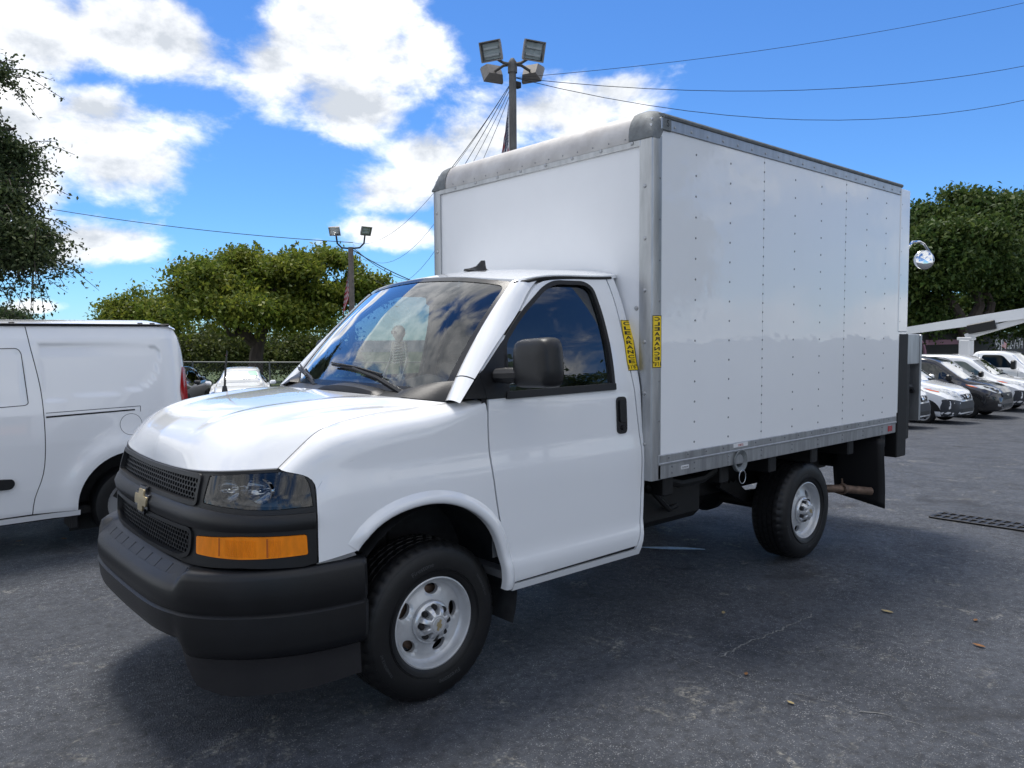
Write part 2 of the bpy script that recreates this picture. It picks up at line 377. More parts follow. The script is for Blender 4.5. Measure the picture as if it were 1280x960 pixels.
class Plan:
    def __init__(s, pts):
        p = np.array([(a, -b) for a, b in pts[1:][::-1]] + list(pts), float)
        t = np.r_[0, np.cumsum(np.hypot(*np.diff(p, axis=0).T))]; fx, fy = spl(t, p[:, 0]), spl(t, p[:, 1]); k = len(pts) - 1
        tt = np.linspace(t[k], t[-1], 1500); q = np.c_[fx(tt), fy(tt)]; s.q = q
        s.s = np.r_[0, np.cumsum(np.hypot(*np.diff(q, axis=0).T))]
        d = np.gradient(q, axis=0); d /= np.linalg.norm(d, axis=1)[:, None]; s.n = np.c_[d[:, 1], -d[:, 0]]
    def __call__(s, t):
        g = np.where(t < 0, -1., 1.); t = np.abs(t); I = lambda a: np.interp(t, s.s, a)
        return I(s.q[:, 0]), g * I(s.q[:, 1]), I(s.n[:, 0]), g * I(s.n[:, 1])
Q = Plan([(-1.010, 0), (-1.007, -.25), (-.998, -.46), (-.970, -.64), (-.900, -.79), (-.79, -.895), (-.65, -.958), (-.45, -.99), (-.2, -.998), (.2, -1.0), (.8, -1.0), (1.55, -1.0)])
FZ = lambda z: np.interp(z, [.4, .75, .98, 1.08, 1.2, 1.3], [.02, .012, 0, -.02, -.055, -.09])
_z = np.linspace(.36, 2.2, 737); _v = np.interp(_z, [.36, .44, .50, .585, .635, .75, 1.0, 1.07, 1.17, 1.3, 1.42, 1.5, 1.7, 1.9, 2.0, 2.1, 2.2], [-.06, -.03, -.002, .006, -.008, -.004, .003, .001, -.013, -.016, -.020, -.036, -.09, -.155, -.190, -.228, -.266])
_k = np.exp(-.5 * (np.arange(-20, 21) / 7.) ** 2); _k /= _k.sum(); _v = np.convolve(np.pad(_v, 20, mode='edge'), _k, 'valid')
SZ = lambda z: np.interp(z, _z, _v)
def W(s, z, o=0.):
    s = np.atleast_1d(np.asarray(s, float)); z = np.atleast_1d(np.asarray(z, float))
    x, y, nx, ny = Q(s); k = np.clip((x + .85) / .45, 0, 1); k = k * k * (3 - 2 * k)
    off = (1 - k) * FZ(z) + k * SZ(z) + o
    return np.stack([x + nx * off, y + ny * off, z + 0 * x], -1)
SX = 1.769
def WS(x, z, o=0.): return W(np.asarray(x) + SX, z, o)
def both(fn, name, mat, parent, **k):
    a = fn().build(name, mat, parent, **k); b = fn().mirror().build(name, mat, parent, **k); return a, b

SX = 1.769
TRUCK = thing('box_truck', 'white box truck with short van cab, black bumper and riveted cargo box', 'box truck', (0, 0, 0))
T = TRUCK
# ---- fender with wheel-arch flare and rolled top
ARCH = smooth_open([(a + SX, b) for a, b in ((-.443, .822), (-.398, .875), (-.335, .922), (-.192, .968), (-.026, .972), (.170, .905), (.295, .798), (.372, .62), (.397, .462))], 30)
SHUT = curve3([(-.736, -.868, 1.199), (-.64, -.862, 1.274), (-.53, -.85, 1.342), (-.40, -.85, 1.372), (-.25, -.85, 1.392), (-.05, -.857, 1.405), (.13, -.87, 1.418)])
ZT = lambda s: np.interp(s, [1.154, 1.186, 1.226, 1.326, 1.476, 1.726, 2.056], [1.10, 1.145, 1.175, 1.215, 1.25, 1.28, 1.385])
def flare(s, z, o=0.):
    s = np.atleast_1d(s); z = np.atleast_1d(z)
    d = dist_poly(np.c_[s, z], ARCH, False); k = np.clip((.058 - d) / .024, 0, 1); k = k * k * (3 - 2 * k)
    return W(s, z, o)
DOORF = smooth_open([(.449, .488), (.395, .66), (.351, .829), (.312, 1.035), (.293, 1.252), (.297, 1.428)], 16)     # (x, z) door front edge
def fender():
    top = [(s, float(ZT(s))) for s in np.linspace(2.054, 1.154, 26)]
    out = [(1.154, .80)] + ARCH + [(2.212, .462)] + [(x + SX - .006, z) for x, z in DOORF if z < 1.37] + top
    mb = panel(out, [], W, .03, .03)
    G = []; ss = np.linspace(1.154, 2.054, 40)
    for i, s in enumerate(ss):
        A = W(s, ZT(s))[0]; up = W(s, ZT(s) + .01)[0] - A; up /= np.linalg.norm(up)
        xs = A[0]
        if xs < .13:
            us = np.linspace(0, 1, 200); c = SHUT(us); t = np.clip((s - 1.154) / (1.896 - 1.154), 0, 1)
            B = c[np.argmin(np.abs(c[:, 0] - (-.736 + (.13 + .736) * t)))]
        else:
            k = (xs - .13) / .16; B = np.array((.13 + .16 * k, -.87 - .03 * k, 1.418 + .01 * k))
        B = B + np.array((0, -.004, 0)); L = np.linalg.norm(B - A); tan = np.array((0, -.95, -.32)); row = []
        for t in np.linspace(0, 1, 10):
            P1 = A + up * L * .5; P2 = B + tan * L * .42
            row.append((1 - t) ** 3 * A + 3 * t * (1 - t) ** 2 * P1 + 3 * t * t * (1 - t) * P2 + t ** 3 * B)
        row.append(row[-1] + np.array((0, .004, -.03))); G.append(row)
    g = np.array(G); m2 = MB(); m2.grid(g); du = np.gradient(g, axis=0); dv = np.gradient(g, axis=1); n = np.cross(du, dv); n /= np.linalg.norm(n, axis=2)[:, :, None] + 1e-12
    # blend the normals into the side where the two meet
    for j in range(g.shape[0]):
        a = W(ss[j] + .001, ZT(ss[j]))[0] - W(ss[j] - .001, ZT(ss[j]))[0]; b = W(ss[j], ZT(ss[j]) + .001)[0] - W(ss[j], ZT(ss[j]) - .001)[0]; q = np.cross(a, b); n[j, 0] = q / np.linalg.norm(q)
    m2.nv = {i: tuple(v) for i, v in enumerate(n.reshape(-1, 3))}; m2.f = [tuple(reversed(f)) for f in m2.f]
    return mb.merge(m2)
both(fender, 'fender', 'white_paint', T)
def arch_lip():
    q = np.array(dense(ARCH, .02, False)); d = np.gradient(q, axis=0); d /= np.linalg.norm(d, axis=1)[:, None]; n = np.c_[-d[:, 1], d[:, 0]]; G = []
    if (n[len(n) // 2, 1]) < 0: n = -n
    m = len(q); tp = np.clip(np.minimum(np.arange(m) / 5, 1), .15, 1)
    for e_, o_ in ((-.004, -.03), (-.005, .004), (-.002, .015), (.006, .021), (.018, .0235), (.030, .021), (.040, .014), (.048, .006), (.056, .001), (.062, -.003)):
        G.append(W(q[:, 0] + n[:, 0] * e_, q[:, 1] + n[:, 1] * e_, o_ * np.where(o_ > 0, tp, 1)))
    return MB().grid(G)
both(arch_lip, 'arch_flare', 'white_paint', T, ang=180)
def wedge():   # little silver closing plate under the fender nose
    return panel([(1.126, .778), (1.326, .80), (1.311, .824), (1.154, .796)], [], W, .04, .01, -.012)
both(wedge, 'filler_plate', 'aluminium', T)

# ---- hood (coons patch)
def coons(left, right, front, rear, nu, nv, pw):
    u = np.linspace(0, 1, nu); v = np.linspace(0, 1, nv); L, Rr, Fr, Re = left(v), right(v), front(u), rear(u)
    G = np.zeros((nv, nu, 3))
    for c in range(3):
        f = u ** pw if c == 2 else u
        a = L[:, c][:, None] * (1 - f) + Rr[:, c][:, None] * f; b = Fr[:, c][None] * (1 - v[:, None]) + Re[:, c][None] * v[:, None]
        cr = (1 - v[:, None]) * ((1 - f) * Fr[0, c] + f * Fr[-1, c]) + v[:, None] * ((1 - f) * Re[0, c] + f * Re[-1, c]); G[:, :, c] = a + b - cr
    return G
def full(G): return np.concatenate([G[:, :0:-1] * np.array((1, -1, 1)), G], 1)
def grid_mb(G, rim=None):
    mb = MB(); mb.grid(G); du = np.gradient(G, axis=0); dv = np.gradient(G, axis=1); n = np.cross(dv, du); n /= np.linalg.norm(n, axis=2)[:, :, None] + 1e-12
    if n[n.shape[0] // 2, n.shape[1] // 2, 2] < 0: n = -n; mb.f = [tuple(reversed(f)) for f in mb.f]
    mb.f = [tuple(f) for f in mb.f]
    a, b, c = [np.array(mb.v[i]) for i in mb.f[len(mb.f) // 2][:3]]
    if np.cross(b - a, c - a) @ n.reshape(-1, 3)[mb.f[len(mb.f) // 2][0]] < 0: mb.f = [tuple(reversed(f)) for f in mb.f]
    mb.nv = {i: tuple(v) for i, v in enumerate(n.reshape(-1, 3))}
    if rim is not None:
        k = MB(); m_, n_ = G.shape[:2]
        loop = [G[0, j] for j in range(n_)] + [G[i, -1] for i in range(1, m_)] + [G[-1, j] for j in range(n_ - 2, -1, -1)] + [G[i, 0] for i in range(m_ - 2, 0, -1)]
        loop = np.array(loop); low = loop + np.array(rim); k.grid([list(loop) + [loop[0]], list(low) + [low[0]]]); mb.merge(k)
    return mb
HOODC = curve3([(-.966, 0, 1.158), (-.963, 0, 1.205), (-.94, 0, 1.272), (-.875, 0, 1.335), (-.75, 0, 1.388), (-.5, 0, 1.428), (-.2, 0, 1.452), (-.13, 0, 1.456)])
HF = curve3([(-.966, 0, 1.158), (-.963, -.2, 1.160), (-.955, -.42, 1.167), (-.924, -.614, 1.179), (-.853, -.762, 1.192), (-.736, -.864, 1.199)])
HR = curve3([(-.13, 0, 1.456), (-.11, -.3, 1.453), (-.05, -.58, 1.444), (.02, -.75, 1.434), (.13, -.866, 1.418)])
HG = coons(HOODC, lambda v: SHUT(v) + np.array((0, .004, 0)), HF, HR, 36, 44, 2.6)
yy = np.abs(HG[:, :, 1]); vv = np.linspace(0, 1, 44)[:, None]
edge = .36 + .22 * vv
HG[:, :, 2] += (.012 * np.clip(1 - ((yy - edge) / .13) ** 2, 0, 1) ** 2 - .010 * np.clip(1 - ((yy - edge - .18) / .14) ** 2, 0, 1) ** 2) * np.clip(vv * 4, 0, 1) * np.clip((1 - vv) * 5, 0, 1)
grid_mb(full(HG), (0, 0, -.02)).build('hood', 'white_paint', T)

# ---- windshield, frit, cowl
WB_ = curve3([(.00, 0, 1.438), (.02, -.4, 1.436), (.07, -.68, 1.432), (.135, -.865, 1.428)])
WT_ = curve3([(.592, 0, 2.088), (.606, -.35, 2.075), (.635, -.58, 2.052), (.672, -.742, 2.028)])
def WIND(u, v, o=0.):
    u = np.atleast_1d(u); v = np.atleast_1d(v); g = np.where(u < 0, -1., 1.)[:, None] * np.array((0, 1, 0)) + np.array((1, 0, 1)); a = np.clip(np.abs(u), 0, 1.02)
    p = WB_(a) * (1 - v[:, None]) + WT_(a) * v[:, None]
    nn = np.array((-.66, 0, .75)); p = p + nn * (.05 * 4 * v * (1 - v) * (1 - .5 * a ** 2) + o)[:, None]
    return p * g
wo = [(-1, 0), (1, 0), (1, 1), (-1, 1)]
panel(wo, [], WIND, .05, .006).build('windshield', 'windshield_glass', T)
fr = rpoly([(-.955, .07), (.945, .07), (.962, .955), (-.962, .955)], .07)
panel(wo, [fr], WIND, .05, 0, .003).build('windshield_border', 'gloss_black', T)
mb = MB(); G = []
for u in np.linspace(-1, 1, 41):
    a = abs(u); g = np.array((1, -1 if u < 0 else 1, 1)); h = HR(a); w = WIND(np.array([a]), np.array([.03]))[0]
    G.append([(h + np.array((-.02, 0, -.03))) * g, (h + np.array((.012, 0, -.008))) * g, (h * .6 + w * .4 + np.array((0, 0, -.005))) * g, (w + np.array((-.005, 0, .004))) * g])
mb.grid(G); mb.build('cowl_panel', 'black_plastic', T)
# raised cowl vents with open mesh, in front of the glass
def vent(y0, y1, hgt):
    mb = MB(); G = []
    for k, y in enumerate(np.linspace(y0, y1, 19)):
        a = abs(y) / .865; h = HR(min(a, 1)); b = math.sin(math.pi * k / 18) ** .6 * hgt; sg = 1 if y < 0 else -1
        G.append([(h[0] + .01, y, h[2] - .01), (h[0] + .03, y, h[2] + b * .75), (h[0] + .08, y, h[2] + b), (h[0] + .16, y, h[2] + b * .5)])
    mb.grid(G); return mb
vent(-.50, .02, .042).build('cowl_vent', 'black_plastic', T); vent(.62, .83, .04).build('cowl_vent', 'black_plastic', T)
mb = MB()
for i in range(34):
    for j in range(4):
        y = -.48 + i * .0145 + (j % 2) * .007; k = (y + .50) / .52; b = math.sin(math.pi * k) ** .6 * .042; h = HR(abs(y) / .865); t = .25 + j * .19
        mb.box(h[0] + .010 + .02 * t, h[0] + .013 + .02 * t, y, y + .009, h[2] + (-.01 + b * .8 * t), h[2] + (-.004 + b * .8 * t))
mb.build('vent_mesh', 'rubber_seal', T)
# wipers
def wiper(p0, p1, b0, b1):
    mb = MB(); mb.lathe([(.0, .02), (.022, .02), (.026, 0), (.026, -.03)], p0, 'z', 14)
    m = [(p0[i] + p1[i]) / 2 for i in range(3)]; mb.tube([p0, (m[0], m[1], m[2] + .015), p1], [.017, .013, .008], 6); w = mb.build('wiper', 'black_plastic', T)
    bl = MB(); bl.tube([b0, [(b0[i] + b1[i]) / 2 + (0, 0, .006)[i] for i in range(3)], b1], [.006, .011, .006], 6)
    bl.tube([[c + d for c, d in zip(b0, (-.004, 0, .012))], [(b0[i] + b1[i]) / 2 + (-.004, 0, .02)[i] for i in range(3)], [c + d for c, d in zip(b1, (-.004, 0, .012))]], .005, 5)
    bl.build('wiper_blade', 'rubber_seal', w)
def wp(u, v, o=.022): return tuple(WIND(np.array([u]), np.array([v]), np.array([o]))[0])
wiper((.055, -.62, 1.445), wp(.13, .135, .035), wp(-.20, .165), wp(.46, .105))
wiper((.03, .30, 1.45), wp(-.80, .12, .035), wp(-.95, .16), wp(-.50, .06))
for (y, g) in ((-.74, 1), (.74, -1)):
    mb = MB(); G = []
    for k, u in enumerate(np.linspace(.70, .995, 9)):
        h = HR(u); w = WIND(np.array([u]), np.array([.10 * (k / 8) ** .5 + .03]))[0]; G.append([(h[0], h[1] * g, h[2] + .004), ((h[0] + w[0]) / 2, (h[1] + w[1]) / 2 * g, (h[2] + w[2]) / 2 + .02), (w[0], w[1] * g, w[2] + .006)])
    mb.grid(G); mb.build('cowl_end', 'black_plastic', T)

# ---- A pillars: fixed base and the upper strip
AO = curve3([(.125, -.986, 1.430), (.306, -.936, 1.602), (.434, -.903, 1.719), (.62, -.850, 1.880), (.74, -.808, 2.0), (.80, -.790, 2.04)])
def pillar(t0, t1):
    def f():
        G = []
        for t in np.linspace(t0, t1, 22):
            o = AO(t); i = WIND(np.array([1.0]), np.array([min(1, t)]), np.array([.004]))[0]; i = i + np.array((-.006, .0, .004)); m = (o + i) / 2 + np.array((-.025, -.02, .02))
            G.append([o + np.array((.0, .02, -.02))] + [(1 - k) ** 2 * o + 2 * k * (1 - k) * m + k * k * i for k in np.linspace(0, 1, 8)] + [i + np.array((.02, .015, -.01))])
        return MB().grid(G)
    return f
both(pillar(-.012, .155), 'pillar_base', 'white_paint', T, ang=60)
both(pillar(.163, 1.0), 'windshield_pillar', 'white_paint', T, ang=60)
# ---- roof
RC = curve3([(.592, 0, 2.094), (.75, 0, 2.126), (1.0, 0, 2.155), (1.47, 0, 2.168)])
RE = curve3([(.69, -.768, 2.042), (.80, -.792, 2.064), (1.0, -.790, 2.082), (1.372, -.785, 2.096), (1.47, -.78, 2.104)])
RF = curve3([(.592, 0, 2.094), (.606, -.35, 2.081), (.635, -.6, 2.058), (.69, -.768, 2.042)])
RR = curve3([(1.47, 0, 2.168), (1.47, -.4, 2.158), (1.47, -.7, 2.124), (1.47, -.78, 2.104)])
G = full(coons(RC, RE, RF, RR, 30, 26, 2.2)); grid_mb(G, (0, 0, -.018)).build('roof', 'white_paint', T)
def drip():
    pts = [(.66, -.755, 2.022), (.74, -.79, 2.036)] + [tuple(RE(t) + np.array((0, .005, -.014))) for t in np.linspace(.16, .93, 12)]; return MB().tube(pts, .010, 6)
both(drip, 'roof_seal', 'rubber_seal', T)
# shark fin aerial
mb = MB(); prof = [(-.10, 0), (-.10, .012), (-.05, .022), (-.01, .034), (.030, .072), (.058, .074), (.062, .02), (.085, .012), (.085, 0)]
G = []
for y, k in ((-.034, .12), (-.026, .55), (-.012, 1.), (.012, 1.), (.026, .55), (.034, .12)): G.append([(1.02 + x * (.85 + .15 * k), y * (1 if z < .03 else .4), 2.155 + z * k) for x, z in prof])
mb.grid(G); mb.f += [tuple(range(9)), tuple(range(45, 54))]; mb.build('roof_antenna', 'gloss_black', T)

# ---- doors
DR = smooth_open([(1.372, 2.080), (1.386, 2.0), (1.394, 1.878), (1.390, 1.55), (1.412, 1.316), (1.440, 1.078), (1.438, .793), (1.425, .566), (1.408, .500)], 26)
DU = smooth_open([(.272, 1.560), (.306, 1.590), (.434, 1.707), (.62, 1.868), (.74, 1.985), (.80, 2.028), (.90, 2.052)], 16)
DOOR = DOORF + DU + [(.986, 2.060), (1.2, 2.072)] + DR
WIN = rpoly([(.43, 1.447, .01), (.465, 1.708, .04), (.611, 1.844, .1), (.834, 1.998, .12), (.93, 2.036, .05), (1.165, 2.040, .05), (1.222, 2.012, .05), (1.246, 1.85, .1), (1.243, 1.62, .1), (1.222, 1.455, .01)], .03)
def doorf(x, z, o=0.):
    x = np.atleast_1d(x); z = np.atleast_1d(z)
    return WS(x, z, o)
def doorp(): return panel(shrink(DOOR, .004), [WIN], doorf, .045, .035)
drs = both(doorp, 'door', 'white_paint', T)
for d, mir in zip(drs, (0, 1)):
    def b(mb, name, mat, **k):
        if mir: mb.mirror()
        return mb.build(name, mat, d, **k)
    b(panel(shrink(WIN, -.004), [], WS, .06, .004, -.016), 'window_glass', 'door_glass')
    b(panel(shrink(WIN, -.014), [shrink(WIN, .010)], WS, .03, .02, .004), 'window_seal', 'rubber_seal')
    b(panel(rpoly([(.41, 1.425), (1.232, 1.432), (1.236, 1.470), (.42, 1.462)], .008), [], WS, .05, .02, .012), 'belt_strip', 'rubber_seal')
    b(panel([(.290, 1.430), (.44, 1.432), (.468, 1.70), (.50, 1.735), (.47, 1.728), (.434, 1.700), (.306, 1.584), (.268, 1.552)], [], WS, .03, .01, .004), 'mirror_sail', 'black_plastic')
    # handle: recessed pocket, pull and lock
    b(panel(rpoly([(1.236, 1.178), (1.322, 1.178), (1.318, 1.39), (1.232, 1.39)], .03), [], WS, .02, .006, .007), 'door_handle', 'gloss_black')
    b(panel(rpoly([(1.252, 1.245), (1.308, 1.245), (1.306, 1.372), (1.250, 1.372)], .02), [], WS, .02, .012, .016), 'handle_pull', 'black_plastic')
    mb = MB(); q = WS(1.281, 1.212, .008)[0]; mb.lathe([(0, .008), (.012, .008), (.014, 0)], q, 'y', 14, -1); b(mb, 'door_lock', 'dark_steel')
    # inner trim
    b(panel(shrink([(.36, .62), (1.38, .62), (1.36, 1.44), (.34, 1.44)], .0), [], WS, .1, 0, -.07), 'door_trim', 'interior')
    # mirror: arm, shell, glass
    mx_ = .17 if mir else 0.
    mb = MB(); mb.tube([(.36 + mx_, -.965, 1.545), (.38 + mx_, -1.02, 1.545), (.40 + mx_, -1.09, 1.55)], [.034, .040, .036], 10, sq=(0, 0, 1)); arm = b(mb, 'mirror_arm', 'black_plastic')
    mb = MB(); G = []
    out = rpoly([(-1.055, 1.485, .05), (-1.315, 1.495, .06), (-1.335, 1.56, .04), (-1.315, 1.735, .06), (-1.06, 1.722, .06)], .04, 6)
    c = np.mean(out, 0)
    for x, k in ((.475, .93), (.47, .985), (.44, 1.0), (.41, .985), (.385, .94), (.372, .86), (.364, .7), (.36, .35), (.36, .01)):
        G.append([(x + mx_, c[0] + (p[0] - c[0]) * k, c[1] + (p[1] - c[1]) * k) for p in out])
    mb.grid(G, True); mb.f.append(tuple(range(len(out)))); b(mb, 'mirror_shell', 'black_plastic', ang=50)
    mb = MB(); mb.add([(.4775 + mx_, c[0] + (p[0] - c[0]) * .86, c[1] + (p[1] - c[1]) * .86) for p in out], [tuple(range(len(out)))]); b(mb, 'mirror_glass', 'chrome')
# fixed black corner in front of the door and the rear cab frame with the sill
both(lambda: panel([(.150, 1.440), (.292, 1.436), (.266, 1.552)], [], WS, .03, .01, .003), 'pillar_trim', 'black_plastic', T)
def cabside():
    rear = smooth_open([(1.455, .44), (1.462, .6), (1.465, .885), (1.462, 1.171), (1.452, 1.42), (1.456, 1.6), (1.458, 1.8), (1.455, 1.976), (1.440, 2.088)], 20)
    fr_ = [(x + .006, z) for x, z in DR]
    return panel([(.452, .440)] + rear + [(1.378, 2.085)] + fr_ + [(1.405, .480), (.455, .480)], [], WS, .05, .03)
both(cabside, 'cab_side_frame', 'white_paint', T)
def jamb(pts, w):
    q = np.array(pts); d = np.gradient(q, axis=0); d /= np.linalg.norm(d, axis=1)[:, None] + 1e-9; n = np.c_[-d[:, 1], d[:, 0]]; A = q + n * w; B = q - n * w
    def f():
        mb = MB(); mb.grid([WS(A[:, 0], A[:, 1], -.014), WS(B[:, 0], B[:, 1], -.014)]); return mb
    return f
both(jamb(DOORF[1:] + [(.285, 1.50), (.268, 1.565)], .03), 'door_jamb', 'rubber_seal', T); both(jamb([(a + .003, b) for a, b in DR], .03), 'door_jamb', 'rubber_seal', T); both(jamb([(.45, .484), (1.0, .484), (1.41, .484)], .02), 'door_jamb', 'rubber_seal', T)
def hseal(): return MB().tube([tuple(SHUT(t) + np.array((0, 0, -.009))) for t in np.linspace(.0, 1, 30)], .0085, 6)
both(hseal, 'hood_seal', 'rubber_seal', T)
MB().tube([tuple(HF(abs(t)) * np.array((1, -1 if t < 0 else 1, 1)) + np.array((.004, 0, -.012))) for t in np.linspace(-1, 1, 60)], .011, 6).build('hood_lip_seal', 'rubber_seal', T)
# cab back, floor, firewall, interior
mb = MB(); G = []
for z in np.linspace(.45, 2.08, 12):
    y = float(-WS(1.45, z)[0][1]) - .012; G.append([(1.40, -y, z), (1.40, y, z)])
mb.grid(G); mb.build('cab_back', 'interior_light', T)
MB().box(.42, 1.40, -.93, .93, .50, .54).build('cab_floor', 'interior', T)
MB().box(-.06, -.02, -.48, .48, .54, 1.38).build('firewall', 'interior', T)
mb = MB(); G = []
for y in np.linspace(-.80, .80, 25):
    k = 1 - .25 * abs(y / .9) ** 4; bx = .03 * math.exp(-((y + .42) / .22) ** 2)
    G.append([(.05, y, 1.41), (.20, y, 1.47 + bx), (.34, y, 1.475 + 2.0 * bx), (.41, y, 1.42 + bx), (.42, y, 1.2), (.36, y, .95)])
mb.grid(G); mb.build('dashboard', 'interior', T, ang=50)
mb = MB(); c = Vector((.56, -.42, 1.33)); ax = Vector((-.86, 0, .5)).normalized(); u = Vector((0, 1, 0)); w = ax.cross(u)
mb.tube([c + (u * math.cos(a) + w * math.sin(a)) * .19 for a in np.linspace(0, 2 * math.pi, 33)], .016, 8, False)
for a in (0, math.pi, 1.5 * math.pi): mb.tube([c + ax * -.03, c + (u * math.cos(a) + w * math.sin(a)) * .185], .013, 6)
mb.tube([c, c + Vector((-.16, 0, -.1))], .05, 10); mb.build('steering_wheel', 'black_plastic', T)
for sy in (-.45, .45):
    mb = MB(); mb.box(.62, 1.12, sy - .26, sy + .26, .80, .96, .05)
    G = []
    for t in np.linspace(0, 1, 8):
        hw = .25 - .05 * t ** 3; G.append([(1.02 + .2 * t + dx_, sy + yy_ * hw, .93 + .62 * t) for dx_, yy_ in ((-.06, -.6), (-.075, 0), (-.06, .6), (-.03, 1), (.05, .9), (.07, 0), (.05, -.9), (-.03, -1))])
    mb.grid(G, True); mb.f.append(tuple(range(len(mb.v) - 8, len(mb.v))))
    mb.box(1.17, 1.29, sy - .13, sy + .13, 1.57, 1.75, .05); mb.box(.66, 1.08, sy - .2, sy + .2, .54, .80); mb.build('seat', 'seat_cloth', T)
MB().box(.63, .66, -.17, .03, 1.93, 2.0, .012).build('rear_view_mirror', 'black_plastic', T)
for sy in (-.40, .40): MB().box(.66, .80, sy - .26, sy + .26, 2.015, 2.03, .005).build('sun_visor', 'interior_light', T)

# ---- front: surround with the grille openings
HEAD = rpoly([(.625, 1.046, .012), (.637, 1.160, .012), (.81, 1.175, .04), (.99, 1.183, .04), (1.095, 1.182, .06), (1.130, 1.13, .03), (1.139, 1.036, .01), (.938, 1.030, .05)], .03)
TURN = rpoly([(.604, .832), (.602, .910), (.84, .928), (1.108, .926), (1.112, .840), (.84, .832)], .012)
UPG = rpoly([(-.577, 1.046), (0, 1.036, .2), (.577, 1.046), (.572, 1.146), (0, 1.134, .2), (-.572, 1.146)], .012)
LOG = rpoly([(-.46, .802), (0, .787, .2), (.46, .802), (.55, .832), (.562, .922), (0, .912, .2), (-.562, .922), (-.55, .832)], .03)
mir2 = lambda P: [(-a, b) for a, b in P]
SUR = [(0, .76), (.568, .780), (.84, .798), (1.09, .792), (1.146, .800), (1.148, 1.0), (1.146, 1.13), (1.122, 1.178), (1.085, 1.193), (.997, 1.191), (.814, 1.185), (.628, 1.172), (.3, 1.159), (0, 1.151)]
SUR = SUR + [(-a, b) for a, b in SUR[-2:0:-1]]
panel(SUR, [HEAD, mir2(HEAD), TURN, mir2(TURN), UPG, LOG], W, .035, .05).build('grille_surround', 'black_plastic', T)
BAR = rpoly([(-1.144, .948), (-.62, .943), (0, .932, .3), (.62, .943), (1.144, .948), (1.145, 1.014), (.93, 1.012), (.605, 1.028), (0, 1.020, .3), (-.605, 1.028), (-.93, 1.012), (-1.145, 1.014)], .006)
def barf(s, z, o=0.): return W(s, z, o + .004 + .018 * np.clip(1 - ((np.atleast_1d(z) - .978) / .05) ** 2, 0, 1) * np.clip(1.4 - .6 * np.abs(np.atleast_1d(s)), .5, 1))
panel(BAR, [], barf, .03, .02).build('grille_bar', 'bumper_plastic', T)
gr = panel([(-.64, .775), (.64, .775), (.64, 1.155), (-.64, 1.155)], [], W, .08, 0, -.075).build('grille_backing', 'gloss_black', T)
def hexmesh(opening, z0, z1):
    mb = MB(); ps, pz = .0305, .0195; j = 0; z = z0
    while z < z1:
        s = -.60 + (j % 2) * ps / 2
        while s < .60:
            hx = [(s + ps * .5 * a, z + pz * .5 * b) for a, b in ((0, 1.33), (1, .66), (1, -.66), (0, -1.33), (-1, -.66), (-1, .66))]
            if inpoly(np.array([(s, z)]), opening)[0]:
                hi = [(s + (a - s) * .74, z + (b - z) * .74) for a, b in hx]
                A = W([p[0] for p in hx], [p[1] for p in hx], -.018); B = W([p[0] for p in hi], [p[1] for p in hi], -.018); C = W([p[0] for p in hi], [p[1] for p in hi], -.042)
                mb.add(np.r_[A, B, C], [(i, (i + 1) % 6, 6 + (i + 1) % 6, 6 + i) for i in range(6)] + [(6 + i, 6 + (i + 1) % 6, 12 + (i + 1) % 6, 12 + i) for i in range(6)])
            s += ps
        j += 1; z += pz
    return mb
hexmesh(shrink(UPG, -.008), 1.026, 1.155).build('grille_mesh', 'black_plastic', T, fix=False, ang=20)
hexmesh(shrink(LOG, -.008), .78, .93).build('grille_mesh', 'black_plastic', T, fix=False, ang=20)
for op in (UPG, LOG): panel(shrink(op, -.016), [shrink(op, .003)], W, .03, .02, .009).build('grille_frame', 'black_plastic', T)
# bow-tie badge on its black shield
def cross(w, h, a, b, sk): return [(-w, -b + sk), (-w, b + sk), (-a, b), (-a, h), (a, h), (a, b), (w, b - sk), (w, -b - sk), (a, -b), (a, -h), (-a, -h), (-a, -b)]
def badge(P, o, th, c=(0, .975)): return panel([(a + c[0], b + c[1]) for a, b in P], [], W, .02, th, o)
bg_ = badge(cross(.100, .064, .048, .034, 0), .0245, .01).build('badge_shield', 'gloss_black', T)
badge(cross(.085, .050, .036, .022, 0), .030, .008).build('badge', 'gold', bg_)
